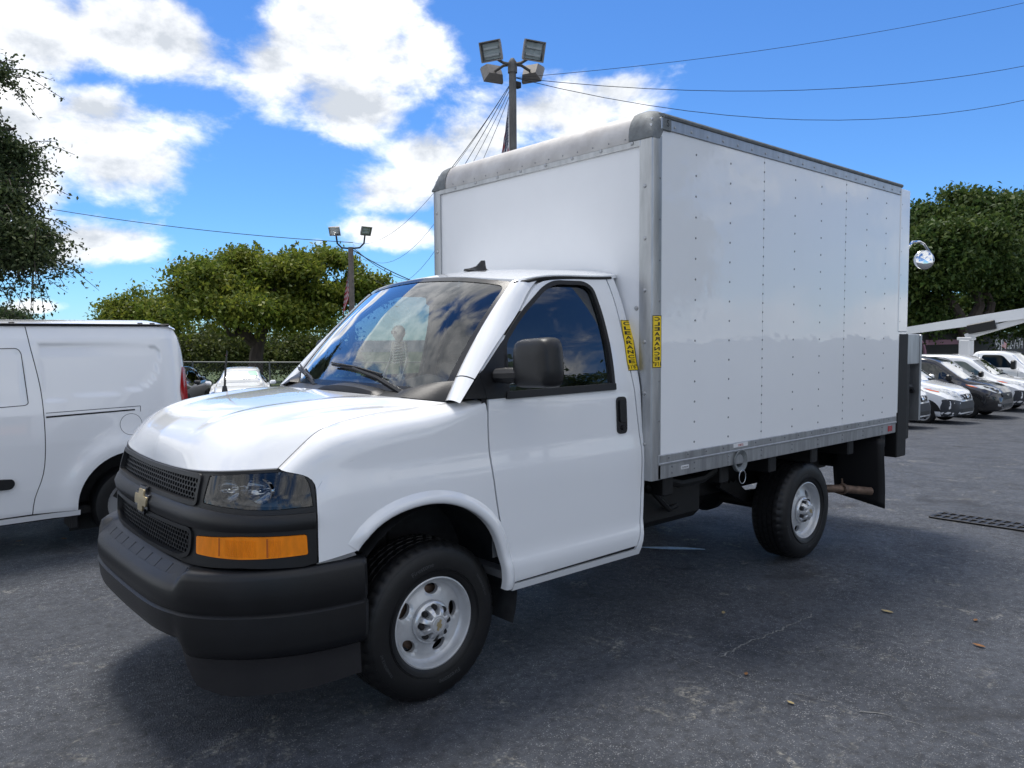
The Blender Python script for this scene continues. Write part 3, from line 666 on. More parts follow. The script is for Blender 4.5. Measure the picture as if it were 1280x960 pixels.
# headlights and turn signals
for sg in (1, -1):
    P = HEAD if sg > 0 else mir2(HEAD)
    hl = panel(shrink(P, -.003), [], W, .04, .03, -.085).build('headlight', 'lamp_housing', T)
    panel(shrink(P, .002), [], W, .04, .006, -.003).build('lens', 'lens_clear', hl)
    for s0, rr in ((.735, .054), (.895, .056)):
        q = W(sg * s0, 1.103, -.02)[0]; x, y, nx, ny = [float(v[0]) for v in Q(np.array([sg * s0]))]
        d = Vector((-.93, -.36 * sg, 0)).normalized(); mb = MB()
        mb.lathe([(.012, -.055), (.022, -.05), (.036, -.035), (.05, -.015), (rr, 0), (rr + .006, 0), (rr + .006, -.06)], (0, 0, 0), 'z', 28)
        mt = Matrix.Translation(Vector(q) + Vector((.012, 0, 0))) @ d.to_track_quat('Z', 'Y').to_matrix().to_4x4() @ Matrix.Diagonal((1.15, .92, 1, 1)); mb.xf(mt); mb.build('reflector_bowl', 'reflector', hl, fix=False)
        mb = MB(); mb.lathe([(0, .002), (.008, -.002), (.011, -.012), (.011, -.05)], (0, 0, 0), 'z', 14); mb.xf(mt); mb.build('bulb', 'chrome', hl)
    mb = MB()
    for k in range(9):
        s0 = .992 + k * .0155; A = W([sg * s0] * 2, [1.045, 1.165 - .004 * max(0, k - 4)], -.022); B = W([sg * (s0 + .012)] * 2, [1.045, 1.165 - .004 * max(0, k - 4)], -.022); C = W([sg * (s0 + .006)] * 2, [1.045, 1.165 - .004 * max(0, k - 4)], -.013)
        mb.grid([A, C, B])
    mb.build('side_reflector', 'lamp_housing', hl)
    P = TURN if sg > 0 else mir2(TURN)
    ts = panel(shrink(P, -.002), [], W, .04, .02, -.045).build('turn_signal', 'amber_dark', T)
    panel(shrink(P, .002), [], W, .03, .012, .004).build('amber_lens', 'amber', ts)
    mb = MB()
    for s0 in list(np.arange(.775, .905, .0085)) + list(np.arange(.955, 1.0, .0085)):
        A = W([sg * s0] * 2, [.845, .910], .0042); B = W([sg * (s0 + .005)] * 2, [.845, .910], .0042); C = W([sg * (s0 + .0025)] * 2, [.845, .910], .0062); mb.grid([A, C, B])
    for s0 in (.742, .948):
        A = W([sg * s0] * 2, [.842, .918], .0048); B = W([sg * (s0 + .007)] * 2, [.842, .918], .0048); q_ = MB(); q_.grid([A, B]); q_.build('lens_divider', 'amber_dark', ts)
    mb.build('lens_rib', 'amber', ts)['kind'] = 'stuff'
# ---- bumper
QB = Plan([(-1.138, 0), (-1.135, -.25), (-1.122, -.46), (-1.070, -.65), (-.950, -.81), (-.80, -.92), (-.65, -.98), (-.5, -1.005), (-.40, -1.012)])
sb = QB.s[-1]
outer_p = [(-.20, .772), (-.06, .782), (-.022, .780), (-.006, .768), (.0, .745), (.002, .69), (.0, .622), (-.007, .613), (-.007, .607), (.006, .598), (.007, .54), (.002, .47), (-.010, .432), (-.03, .416), (-.12, .41)]
cent_p = [(-.20, .800), (-.075, .768), (-.022, .722), (-.006, .706), (.0, .688), (.002, .655), (.0, .622), (-.007, .614), (-.007, .608), (.004, .600), (-.002, .56), (-.006, .52), (-.014, .495), (-.03, .482), (-.12, .478)]
_old = [(-.20, .742), (-.06, .744), (-.022, .742), (-.006, .734), (.0, .715), (.002, .67), (.0, .600), (-.007, .591), (-.007, .585), (.004, .574), (-.004, .53), (-.008, .47), (-.014, .432), (-.03, .416), (-.12, .41)]
mb = MB(); G = []
for s in np.linspace(-sb, sb, 131):
    a = abs(s); k = np.clip((a - .60) / .07, 0, 1); k = k * k * (3 - 2 * k); x, y, nx, ny = [float(v[0]) for v in QB(np.array([s]))]
    drop = .03 * np.clip((a - .8) / .6, 0, 1)
    e = np.clip((sb - a) / .02, 0, 1) ** .5 * .02 - .02
    row = []
    for (o1, z1), (o2, z2) in zip(outer_p, cent_p):
        o = o1 * k + o2 * (1 - k) + (e if o1 > -.05 else 0); z = z1 * k + z2 * (1 - k); z = z + (.012 * np.clip((a - .7) / .6, 0, 1) if z > .7 else 0); row.append((x + nx * o, y + ny * o, z))
    G.append(row)
mb.grid(G); n_ = len(outer_p); mb.f += [tuple(range(n_)), tuple(range(130 * n_, 131 * n_))]
bump = mb.build('front_bumper', 'bumper_plastic', T, ang=40)
mb = MB()
for s in np.arange(-.50, .51, .125):
    for o0, o1 in ((-.080, -.045),):
        P = []
        for ss_ in (s, s + .105):
            x, y, nx, ny = [float(v[0]) for v in QB(np.array([ss_]))]; P += [(x + nx * o0, y + ny * o0), (x + nx * o1, y + ny * o1)]
        mb.add([(*P[i], .720) for i in (0, 1, 3, 2)] + [(*P[0], .7745), (*P[1], .7435), (*P[3], .7435), (*P[2], .7745)], [(4, 5, 6, 7), (0, 1, 5, 4), (1, 2, 6, 5), (2, 3, 7, 6), (3, 0, 4, 7)])
mb.build('step_pad', 'black_plastic', bump)
def dam():
    G = []
    for s in np.linspace(.58, sb - .03, 30):
        x, y, nx, ny = [float(v[0]) for v in QB(np.array([s]))]; zb = np.interp(s, [.58, .63, .70, .85, 1.2, 1.4], [.46, .37, .295, .262, .268, .28])
        zt_ = np.interp(s, [.58, .67], [.492, .428]); ob = -.030 - .03 * np.clip((.7 - s) / .2, 0, 1); G.append([(x + nx * o, y + ny * o, z) for o, z in ((-.045, zt_ + .01), (-.035, zt_), (-.04, zt_ - .015), (ob * .6 - .018, zt_ * .5 + zb * .5), (ob, zb), (ob - .02, zb + .002))])
    return MB().grid(G)
dam().build('air_dam', 'gloss_black', T, ang=50)
fd_ = dam().mirror(); fd_.v = [(x, y, z if z > .40 else .40 + (z - .40) * .15) for x, y, z in fd_.v]; fd_.build('air_dam', 'gloss_black', T, ang=50)
# ---- wheel wells, chassis
def well():
    mb = MB(); G = []
    for a in np.linspace(-.15, math.pi + .35, 26):
        r = .50; G.append([(-.005 - r * math.cos(a), y, .44 + r * math.sin(a) * 1.02) for y in (-.96, -.75, -.50)])
    mb.grid(G); mb.grid([[(-.6, -.50, .25), (.6, -.50, .25)], [(-.6, -.50, 1.0), (.6, -.50, 1.0)]]); return mb
both(well, 'wheel_well', 'undercoat', T)
MB().box(-.75, -.02, -.60, .60, .40, 1.08, .04).build('engine_block', 'chassis_black', T)
for sy in (-.42, .42): MB().box(-.9, 4.75, sy - .05, sy + .05, .52, .72, .01).build('frame_rail', 'chassis_black', T)
for x in (1.7, 2.3, 2.9, 3.5, 4.1, 4.7): MB().box(x - .05, x + .05, -1.0, 1.05, .76, .88, .008).build('cross_member', 'chassis_black', T)
MB().box(1.56, 2.35, -.80, -.46, .50, .80, .05).build('fuel_tank', 'chassis_black', T)
MB().box(1.0, 2.6, -.3, .3, .38, .66, .05).build('transmission', 'chassis_black', T)
MB().tube([(.5, .1, .5), (3.53, 0, .42)], .045, 10).build('drive_shaft', 'chassis_black', T)
mb = MB(); mb.tube([(3.53, -.75, .375), (3.53, .75, .375)], .055, 12); mb.lathe([(0, -.2), (.1, -.17), (.17, -.05), (.17, .05), (.1, .17), (0, .2)], (3.53, 0, .40), 'x', 20); mb.build('rear_axle', 'chassis_black', T)
MB().tube([(0, -.78, .37), (0, .78, .37)], .05, 10).build('front_axle', 'chassis_black', T)
for sy in (-.58, .58):
    mb = MB()
    for k in range(4): mb.tube([(2.85 + k * .06, sy, .62 - .0 * k), (3.2, sy, .46 + .014 * k), (3.53, sy, .44 + .014 * k), (3.9, sy, .48 + .014 * k), (4.3 - k * .08, sy, .66)], .03, 4)
    mb.build('leaf_spring', 'chassis_black', T)
    MB().tube([(3.72, sy + .08, .36), (3.45, sy + .1, .86)], .03, 8).build('shock_absorber', 'chassis_black', T)
MB().tube([(1.3, .25, .45), (2.7, .3, .45), (3.1, .3, .62), (3.70, -.35, .62), (3.86, -.70, .50), (4.0, -.842, .47), (4.15, -.91, .46), (4.43, -1.02, .415)], .034, 12, False).build('exhaust_pipe', 'rust_steel', T)
mb = MB(); mb.lathe([(.036, -.02), (.046, -.02), (.046, .02), (.036, .02)], (4.15, -.91, .458), 'x', 14); mb.tube([(4.15, -.91, .50), (4.15, -.905, .545)], .008, 6); mb.build('exhaust_clamp', 'rust_steel', T)
for sy in (-1, 1):
    mb = MB(); G = []
    for z in np.linspace(.86, .265, 12):
        k = (.86 - z) / .6; G.append([(4.50 + .03 * k * k + .012 * math.sin(4 * yv + 5 * k), sy * yv, z + .16 * (1.1 - yv) * k) for yv in np.linspace(.66, 1.10, 8)])
    mb.grid(G); mf = mb.build('mud_flap', 'rubber_seal', T); md = mf.modifiers.new('solid', 'SOLIDIFY'); md.thickness = .008
    MB().tube([(1.6, sy * .9, .83), (1.9, sy * .85, .62), (2.3, sy * .7, .6)], .018, 6).build('brake_line', 'chassis_black', T)
MB().tube([(1.62, -.9, .88), (1.9, -.93, .80), (2.15, -.93, .80), (2.37, -.98, .90)], .028, 8).build('filler_hose', 'chassis_black', T)
# ------------------------------------------------------------------ wheels
def wheel_proto(parent, c, sgn):
    """wheel whose outer rim flange lies at y = 0 of its own frame, outward = -y"""
    R0 = .375
    root = bpy.data.objects.new('wheel', None); col.objects.link(root); root.parent = parent; root.location = c
    if sgn > 0: root.rotation_euler = (0, 0, math.pi)
    # tyre: profile (radius, depth inward)
    prof = [(.208, .010), (.222, -.006), (.238, -.014), (.27, -.020), (.30, -.021), (.325, -.016), (.345, -.006), (.358, .004), (.366, .016), (.3715, .026)]
    tread = [(.374, .030), (.3748, .052), (.366, .0535), (.366, .0595), (.375, .061), (.3755, .085), (.367, .0865), (.367, .0935), (.3755, .095), (.3755, .121), (.367, .1225), (.367, .1295), (.3755, .131), (.375, .155), (.366, .1565), (.366, .1625), (.3748, .164), (.374, .186)]
    inner = [(.368, .196), (.35, .212), (.32, .222), (.28, .225), (.24, .218), (.21, .205)]
    P = prof + tread + inner; n = 168
    def fr(r, j, k):
        if .0 < P[j][1] < .052 and r > .355 and k % 4 == 0: return r - .006
        if .052 < P[j][1] < .17 and r > .372 and (k + j // 4 * 2) % 4 == 0: return r - .004
        if .164 <= P[j][1] < .2 and k % 4 == 2: return r - .005
        return r
    mb = MB(); mb.lathe(P, (0, 0, 0), 'y', n, 1, fr)
    def big(p):
        r = math.hypot(p[0], p[2]); k = (r + .010 * min(1, max(0, (r - .25) / .08))) / r; return (p[0] * k, p[1] * (1.17 if p[1] > .03 else 1.0), p[2] * k)
    mb.v = [big(p) for p in mb.v]; mb.v = [(x, y, z if z > -.366 else -.366 + (z + .366) * .5) for x, y, z in mb.v]
    ty = mb.build('tyre', 'tyre_rubber', root, ang=28)
    mb = MB()
    for r in (.250, .257, .348, .342): mb.lathe([(r, -.0185 + (.012 if r > .33 else 0)), (r + .0015, -.0215 + (.012 if r > .33 else 0)), (r + .003, -.0185 + (.012 if r > .33 else 0))], (0, 0, 0), 'y', 96)
    mb.build('sidewall_ring', 'tyre_rubber', ty)
    side = spl([.222, .238, .27, .30, .325, .345], [-.006, -.014, -.020, -.021, -.016, -.006])
    for txt, a0, r0, hh in (('Firestone', 105, .288, .034), ('Firestone', 285, .288, .034), ('TRANSFORCE HT', 25, .309, .017), ('TRANSFORCE HT', 205, .309, .017)):
        me = text_mesh(txt, hh); mb = MB(); vs = []
        for x, y, z in me[0]:
            r = r0 + y; a = R(a0) - x / r0; vs.append((r * math.cos(a), float(side(r)) - .0012, r * math.sin(a)))
        mb.add(vs, me[1]); mb.build('tyre_lettering', 'tyre_letter', ty, fix=False)
    # rim: dished disc with five oval hand holes
    rp = [(.221, .0), (.2205, -.006), (.214, -.008), (.209, .0), (.205, .016), (.198, .034), (.186, .044)]
    mb = MB(); mb.lathe([(.221, .02)] + rp, (0, 0, 0), 'y', 72); rm = mb.build('rim', 'silver_wheel', root, ang=50)
    dz = spl([0, .07, .10, .125, .15, .17, .188], [.030, .030, .032, .038, .045, .048, .045])
    hol = []
    for k in range(5):
        a = R(80 - 72 * k); u = np.array((math.cos(a), math.sin(a))); w = np.array((-u[1], u[0]))
        hol.append([tuple(u * (.150 + .0255 * math.cos(t)) + w * .040 * math.sin(t)) for t in np.linspace(0, 2 * math.pi, 24, endpoint=False)])
    circ = [(.187 * math.cos(t), .187 * math.sin(t)) for t in np.linspace(0, 2 * math.pi, 72, endpoint=False)]
    def mp(a, b, o=0.):
        a = np.atleast_1d(a); b = np.atleast_1d(b); r = np.hypot(a, b); d = np.min([dist_poly(np.c_[a, b], h) for h in hol], 0)
        return np.stack([a, dz(r) - o + .010 * np.clip(1 - d / .011, 0, 1) ** 2, b], -1)
    panel(circ, hol, mp, .012, .022).build('disc', 'silver_wheel', rm)
    MB().lathe([(.187, .16), (.19, .07), (.196, .05)], (0, 0, 0), 'y', 48).build('barrel', 'dark_steel', rm)
    MB().lathe([(0, .10), (.15, .10), (.16, .09), (.16, .2)], (0, 0, 0), 'y', 36).build('brake_disc', 'rust_steel', rm)
    # hub cap with eight lug pockets
    hp = [(.103, .030), (.104, .020), (.098, .010), (.086, .004), (.080, .004)]
    MB().lathe(hp, (0, 0, 0), 'y', 64).build('hub_ring', 'cap_silver', rm, ang=50)
    n = 128; prof2 = [(.090, .010, 0), (.086, -.004, 1), (.078, -.022, 1), (.066, -.034, .7), (.052, -.040, .15), (.045, -.042, 0), (.040, -.0425, 0), (.0, -.0425, 0)]
    mb = MB(); G = []
    for r, h, w in prof2:
        row = []
        for k in range(n):
            t = 2 * math.pi * k / n; lob = .5 + .5 * math.cos(8 * t); q = max(0, lob - .35) / .65; row.append(((r - .030 * w * q ** .7) * math.cos(t), h + .006 * w * q, (r - .030 * w * q ** .7) * math.sin(t)))
        G.append(row)
    mb.grid(G, True); hc = mb.build('hub_cap', 'cap_silver', root, ang=40)
    for k in range(8):
        t = 2 * math.pi * k / 8; mb = MB(); mb.lathe([(0, -.020), (.010, -.019), (.0145, -.012), (.0145, .02)], (.0755 * math.cos(t), 0, .0755 * math.sin(t)), 'y', 12); mb.build('lug_nut', 'rubber_seal', hc)
    mb = MB(); mb.lathe([(0, -.0445), (.034, -.0445), (.036, -.042)], (0, 0, 0), 'y', 40); mb.build('cap_badge', 'silver_wheel', hc)
    mb = MB(); cr = cross(.026, .0145, .010, .0058, .0)
    mb.prism([(a + b * .25, b) for a, b in cr], -.0452, -.047, lambda a, b, h: (a * math.cos(1.2) - b * math.sin(1.2), h, a * math.sin(1.2) + b * math.cos(1.2))); mb.build('cap_emblem', 'gold', hc)
    return root
def text_mesh(txt, size, align='CENTER', bold=0.):
    cu = bpy.data.curves.new('lettering', 'FONT'); cu.body = txt; cu.size = size; cu.align_x = align; cu.align_y = 'CENTER'; cu.resolution_u = 3; cu.offset = bold
    ob = bpy.data.objects.new('lettering', cu); col.objects.link(ob)
    me = bpy.data.meshes.new_from_object(ob); r = ([tuple(v.co) for v in me.vertices], [tuple(p.vertices) for p in me.polygons])
    bpy.data.objects.remove(ob); bpy.data.meshes.remove(me); bpy.data.curves.remove(cu); return r
w0 = wheel_proto(T, (0, -.918, .375), -1)
for p, rz, sp in (((3.53, -.918, .375), 0, 1.9), ((0, .918, .375), math.pi, 0), ((3.53, .918, .375), math.pi, 0)):
    w = copy_tree(w0, T); w.location = p; w.rotation_euler = (0, sp, rz)
    if sp: # rear wheel turned on its hub; keep the flattened contact patch below
        for ch in w.children:
            if ch.name.startswith('tyre'): ch.rotation_euler = (0, -sp, 0)

# ------------------------------------------------------------------ cargo box
X0, X1, YS, YP, ZB, ZT_, ZR = 1.462, 4.815, -1.055, 1.105, .885, 2.925, 3.005
box = bpy.data.objects.new('cargo_box', None); col.objects.link(box); box.parent = T
# core (white walls): front wall, both sides, roof, floor
MB().box(X0 + .012, X0 + .035, YS + .02, YP - .02, .95, 2.95).build('front_wall', 'front_white', box)
for y0, y1 in ((YS + .004, YS + .02), (YP - .02, YP - .004)):
    cuts = [X0 + .05, 2.652, 3.83, X1 + .02]
    for a, b_ in zip(cuts[:-1], cuts[1:]): MB().box(a + .0012, b_ - .0012, y0, y1, 1.00, 2.95, .0008).build('side_panel', 'box_white', box)
MB().box(X0 + .03, X1 + .15, YS + .03, YP - .03, 2.96, 2.99).build('roof_skin', 'front_white', box)
MB().box(X0 + .02, X1 + .15, YS + .03, YP - .03, .90, .96).build('floor', 'chassis_black', box)
# bottom rails: lower flat and upper lip
for y, s in ((YS, -1), (YP, 1)):
    a, b_ = sorted((y, y - s * .02)); MB().box(X0 + .062, X1, a, b_, ZB, .975, .003).build('bottom_rail', 'aluminium_rail', box)
    a, b_ = sorted((y + s * .006, y - s * .012)); MB().box(X0 + .062, X1, a, b_, .980, 1.032, .004).build('rail_lip', 'aluminium_rail', box)
    a, b_ = sorted((y + s * .009, y - s * .012)); MB().box(X0 + .062, X1, a, b_, .970, .984, .003).build('rail_bead', 'aluminium', box)
    a, b_ = sorted((y + s * .004, y - s * .02)); MB().box(X0 + .075, X1, a, b_, ZT_, ZR - .012, .003).build('top_rail', 'aluminium', box)
    # drip rail leaning out over the top
    mb = MB(); mb.prism([(-.02, -.03), (.012, -.012), (.016, .0), (.010, .010), (-.03, .020), (-.06, .02)], X0 + .09, X1 + .01, lambda p, q, h: (h, y + s * p, ZR + q)); mb.build('roof_rail', 'casting', box)
    # front corner post: front flange, rounded edge, side flange
    mb = MB(); prof = [(0, -.095), (0, -.012), (.004, -.004), (.012, 0), (.085, 0), (.085, -.012), (.02, -.012), (.012, -.095)]
    mb.prism(prof, ZB, 2.885, lambda p, q, h: (X0 + p, y + s * q, h)); mb.build('corner_post', 'aluminium', box, ang=60)
# front wall lower/upper trims
MB().box(X0 - .002, X0 + .01, YS + .09, YP - .09, 2.835, 2.885, .002).build('front_trim', 'aluminium', box)
# curved roof cap across the front
mb = MB(); G = []; prof = [(-.004, 2.868), (-.006, 2.90), (.0, 2.945), (.016, 2.985), (.045, 3.026), (.085, 3.048), (.13, 3.054), (.16, 3.050), (.16, 3.0)]
for y in np.linspace(YS + .17, YP - .17, 12): G.append([(X0 + a, y, b_) for a, b_ in prof])
mb.grid(G); mb.build('roof_cap', 'cap_metal', box)
for y, s in ((YS, -1), (YP, 1)):
    mb = MB(); G = []
    for k in np.linspace(0, 1, 4): G.append([(X0 + a - .003, y - s * (.172 - .06 * k), b_ + .002) for a, b_ in prof])
    for t in np.linspace(.15, 1, 8) * math.pi / 2:
        dy = .112 * math.sin(t); dn = .085 * (1 - math.cos(t)); G.append([(X0 + a - .003 + (dn * .25 if b_ > 2.9 else 0), y - s * (.112 - dy), max(b_ + .002 - dn * np.clip((b_ - 2.868) / .12, 0, 1), 2.868)) for a, b_ in prof])
    G.append([(p[0], p[1] + s * .002, min(p[2], 2.868 + .0 * p[2]) if p[0] < X0 + .1 else ZT_ + .005) for p in G[-1]])
    mb.grid(G); mb.build('corner_casting', 'casting', box, ang=60)
    mb = MB(); mb.box(X0 + .09, X0 + .165, y - s * .02 if s > 0 else y - .008, y + .008 if s > 0 else y + .02, ZT_ - .004, 3.003, .004); mb.build('corner_bracket', 'casting', box)
# rear frame: white header post above, black steel below
for y, s in ((YS, -1), (YP, 1)):
    a, b_ = sorted((y + s * .002, y - s * .09)); MB().box(X1 + .004, X1 + .19, a, b_, 1.76, 2.985, .006).build('rear_post', 'white_paint', box)
    MB().box(X1 + .01, X1 + .185, a + .004, b_ - .004, 1.05, 1.76, .006).build('rear_post_foot', 'white_paint', box)
MB().box(X1 + .05, X1 + .17, YS + .09, YP - .09, 1.0, 2.97, .006).build('roll_door', 'front_white', box)
# rivets
def rivets(name, pts, r, ax, mat='rivet'):
    mb = MB()
    for p in pts: mb.lathe([(r, 0), (r * .8, r * .38), (r * .35, r * .55), (0, r * .58)], p, ax[0], 8, ax[1])
    o = mb.build(name, mat, box); o['kind'] = 'stuff'; return o
colx = [1.885, 2.254, 2.652, 3.062, 3.442, 3.83, 4.19, 4.545]; pts = []
for i, x in enumerate(colx):
    st = .0625 if i in (2, 5) else .125
    pts += [(x, YS + .0045, z) for z in np.arange(1.08, 2.9, st)]
rivets('panel_rivet', pts, .0075, ('y', -1), 'rivet_dark')
rivets('top_rail_rivet', [(x, YS - .0035, 2.952) for x in np.arange(1.66, 4.8, .165)], .009, ('y', -1))
rivets('bottom_rail_rivet', [(x, YS - .0055, 1.012) for x in np.arange(1.62, 4.8, .19)] + [(x, YS + .0005, z) for x in [1.66] + colx for z in (.915, .952)], .008, ('y', -1), 'rivet_dark')
rivets('front_bolt', [(X0 - .0015, y, 2.858) for y in np.arange(YS + .15, YP - .1, .245)], .013, ('x', -1))
rivets('cap_rivet', [(X0 - .005, y, 2.89) for y in np.arange(YS + .2, YP - .15, .13)], .006, ('x', -1), 'rivet_dark')
rivets('post_bolt', [(X0 + .0005, YS + .055, z) for z in np.arange(1.1, 2.85, .30)] + [(X0 + .0005, YP - .05, z) for z in np.arange(1.2, 2.85, .30)], .013, ('x', -1))
rivets('post_rivet', [(X0 + .07, YS + .0005, z) for z in np.arange(1.0, 2.85, .235)], .007, ('y', -1), 'rivet_dark')
rivets('wall_bolt', [(X0 + .0125, -.93, 1.90), (X0 + .0125, -.93, 1.55)], .016, ('x', -1))
rivets('rear_post_rivet', [(X1 + .03, YS - .0015, z) for z in np.arange(1.85, 2.95, .2)], .006, ('y', -1))
# fuel filler cup through the rail
mb = MB(); mb.lathe([(.040, .06), (.044, .0), (.062, -.012), (.072, -.016), (.076, -.010), (.074, .01)], (2.385, YS, .905), 'y', 32); fc = mb.build('fuel_filler', 'casting', box)
MB().lathe([(0, .035), (.035, .035), (.042, .05)], (2.385, YS, .905), 'y', 24).build('filler_well', 'ink', fc)
mb = MB(); mb.lathe([(0, .012), (.022, .012), (.026, .03)], (2.385, YS, .91), 'y', 20); mb.box(2.381, 2.389, YS + .004, YS + .014, .89, .93); mb.build('filler_cap', 'black_plastic', fc)
mb = MB(); mb.tube([(2.39 + .030 * math.sin(t), YS - .02 - .005 * math.sin(t), .845 - .045 + .045 * math.cos(t)) for t in np.linspace(0, 2 * math.pi, 22)], .0028, 5, False); mb.build('filler_tether', 'aluminium', fc)
# small plates and stickers on the rail
pl = MB().box(1.745, 1.825, YS - .003, YS + .002, .922, .946, .004).build('maker_plate', 'label_white', box)
def flat_text(txt, size, mapf, mat, parent, name='lettering', mir=False, bold=0):
    v, f = text_mesh(txt, size); mb = MB(); mb.add([mapf((-x if mir else x), y) for x, y, z in v], f); return mb.build(name, mat, parent, fix=False, smooth=False)
flat_text('SUPREME', .015, lambda a, b: (1.785 + a, YS - .0045, .934 + b), 'ink', pl)
pl = MB().box(2.30, 2.47, YS - .009, YS - .004, 1.000, 1.026, .001).build('rail_label', 'label_white', box)
flat_text('DIESEL', .022, lambda a, b: (2.385 + a, YS - .0105, 1.013 + b), 'red_print', pl)
MB().box(4.66, 4.74, YS - .004, YS + .002, .905, .955, .002).build('side_marker', 'tail_red', box)
# clearance stickers: one on the cab frame, one mirror-written on the corner post
def sticker(mapf, parent, mir):
    st = panel([(0, 0), (1, 0), (1, 1), (0, 1)], [], lambda a, b, o=0.: mapf(a, b, .0025 + o), .2, .001); s_ = st.build('clearance_sticker', 'yellow_sticker', parent)
    e = .035
    panel([(0, 0), (1, 0), (1, 1), (0, 1)], [[(e * 1.4, e * .35), (1 - e * 1.4, e * .35), (1 - e * 1.4, 1 - e * .35), (e * 1.4, 1 - e * .35)]], lambda a, b, o=0.: mapf(a, b, .0032 + o), .2, 0).build('sticker_border', 'ink', s_)
    H = 1 / 10.6
    for k, ch in enumerate('CLEARANCE'):
        v, f = text_mesh(ch, 1.0, bold=.025); v = np.array(v); w = v[:, 0].max() - v[:, 0].min(); h = v[:, 1].max() - v[:, 1].min()
        a = .5 + (-1 if mir else 1) * (v[:, 0] - v[:, 0].mean() * 0 - (v[:, 0].max() + v[:, 0].min()) / 2) * .62 / w; b = (1 - H * (k + .72)) + (v[:, 1] - (v[:, 1].max() + v[:, 1].min()) / 2) / h * H * .74
        mb = MB(); mb.add(mapf(a, b, .0036), f); mb.build('letter', 'ink', s_, fix=False, smooth=False)
    v, f = text_mesh('11\'6"', 1.0, bold=.02); v = np.array(v); w = v[:, 0].max() - v[:, 0].min(); h = v[:, 1].max() - v[:, 1].min()
    mb = MB(); mb.add(mapf(.5 + (-1 if mir else 1) * (v[:, 0] - (v[:, 0].max() + v[:, 0].min()) / 2) * .84 / w, .075 + (v[:, 1] - (v[:, 1].max() + v[:, 1].min()) / 2) / h * .085, .0036), f); mb.build('letter', 'ink', s_, fix=False, smooth=False)
def m1(a, b, o=0.):
    a = np.atleast_1d(a); b = np.atleast_1d(b); z = 1.535 + .296 * b; x0 = np.interp(z, [1.50, 1.60, 1.83], [1.372, 1.374, 1.402]) ; return WS(x0 + .088 * a + .0 * b, z, o)
flat_text('S', .055, lambda a, b: (X0 + .128 + a, YS - .0095, 2.962 + b), 'ink', box, 'maker_letter')
sticker(m1, T, False)
sticker(lambda a, b, o=0.: np.stack([X0 + .004 + .080 * np.atleast_1d(a), YS - np.atleast_1d(o) + 0 * np.atleast_1d(a), 1.55 + .305 * np.atleast_1d(b)], -1), box, True)
# convex mirror on a bent tube at the rear post
cm = bpy.data.objects.new('convex_mirror', None); col.objects.link(cm); cm.parent = T
MB().tube([(4.99, -1.03, 2.47), (5.03, -1.05, 2.51), (5.08, -1.05, 2.55), (5.24, -1.05, 2.565), (5.34, -1.05, 2.55), (5.48, -1.05, 2.48), (5.46, -1.05, 2.44), (5.37, -1.05, 2.41)], .011, 8).build('mirror_tube', 'chrome', cm)
mb = MB(); mb.lathe([(0, .016), (.05, .013), (.09, .005), (.108, -.004), (.112, -.012), (.10, -.03), (.05, -.05), (0, -.056)], (0, 0, 0), 'z', 32)
mb.xf(Matrix.Translation((5.33, -1.06, 2.41)) @ Matrix.Scale(.78, 4) @ Vector((-.75, -.62, .08)).to_track_quat('Z', 'Y').to_matrix().to_4x4()); mb.build('mirror_disc', 'chrome', cm, ang=60)
# liftgate folded at the rear
lg = bpy.data.objects.new('liftgate', None); col.objects.link(lg); lg.parent = T
for s, y in ((-1, YS), (1, YP)):
    a, b_ = sorted((y + s * .002, y - s * .12)); MB().box(X1 + .03, X1 + .22, a - .0, b_, .66, 1.745, .008).build('lift_column', 'chassis_black', lg)
    a, b_ = sorted((y - s * .02, y - s * .10)); MB().box(X1 + .22, X1 + .33, a, b_, .80, 1.62, .01).build('lift_runner', 'dark_steel', lg)
    MB().tube([(X1 + .3, y - s * .05, 1.28), (X1 + .42, y - s * .05, 1.26), (X1 + .46, y - s * .05, 1.22)], .025, 8).build('lift_arm', 'dark_steel', lg)
    MB().tube([(X1 + .28, y - s * .06, 1.55), (X1 + .32, y - s * .05, 1.3), (X1 + .30, y - s * .05, .95)], .012, 6).build('lift_chain', 'dark_steel', lg)
MB().box(X1 + .34, X1 + .40, YS + .06, YP - .06, 1.00, 1.46, .008).build('lift_platform', 'aluminium', lg)
MB().box(X1 + .50, X1 + .53, YS + .0, YP - .0, .95, 1.735, .006).build('platform_flap', 'aluminium_rail', lg)
MB().box(X1 + .225, X1 + .50, YS + .01, YP - .01, 1.47, 1.74, .006).build('platform_plate', 'aluminium', lg)
MB().box(X1 - .2, X1 + .1, YS + .2, YP - .2, .55, .72, .02).build('rear_bumper', 'chassis_black', lg)
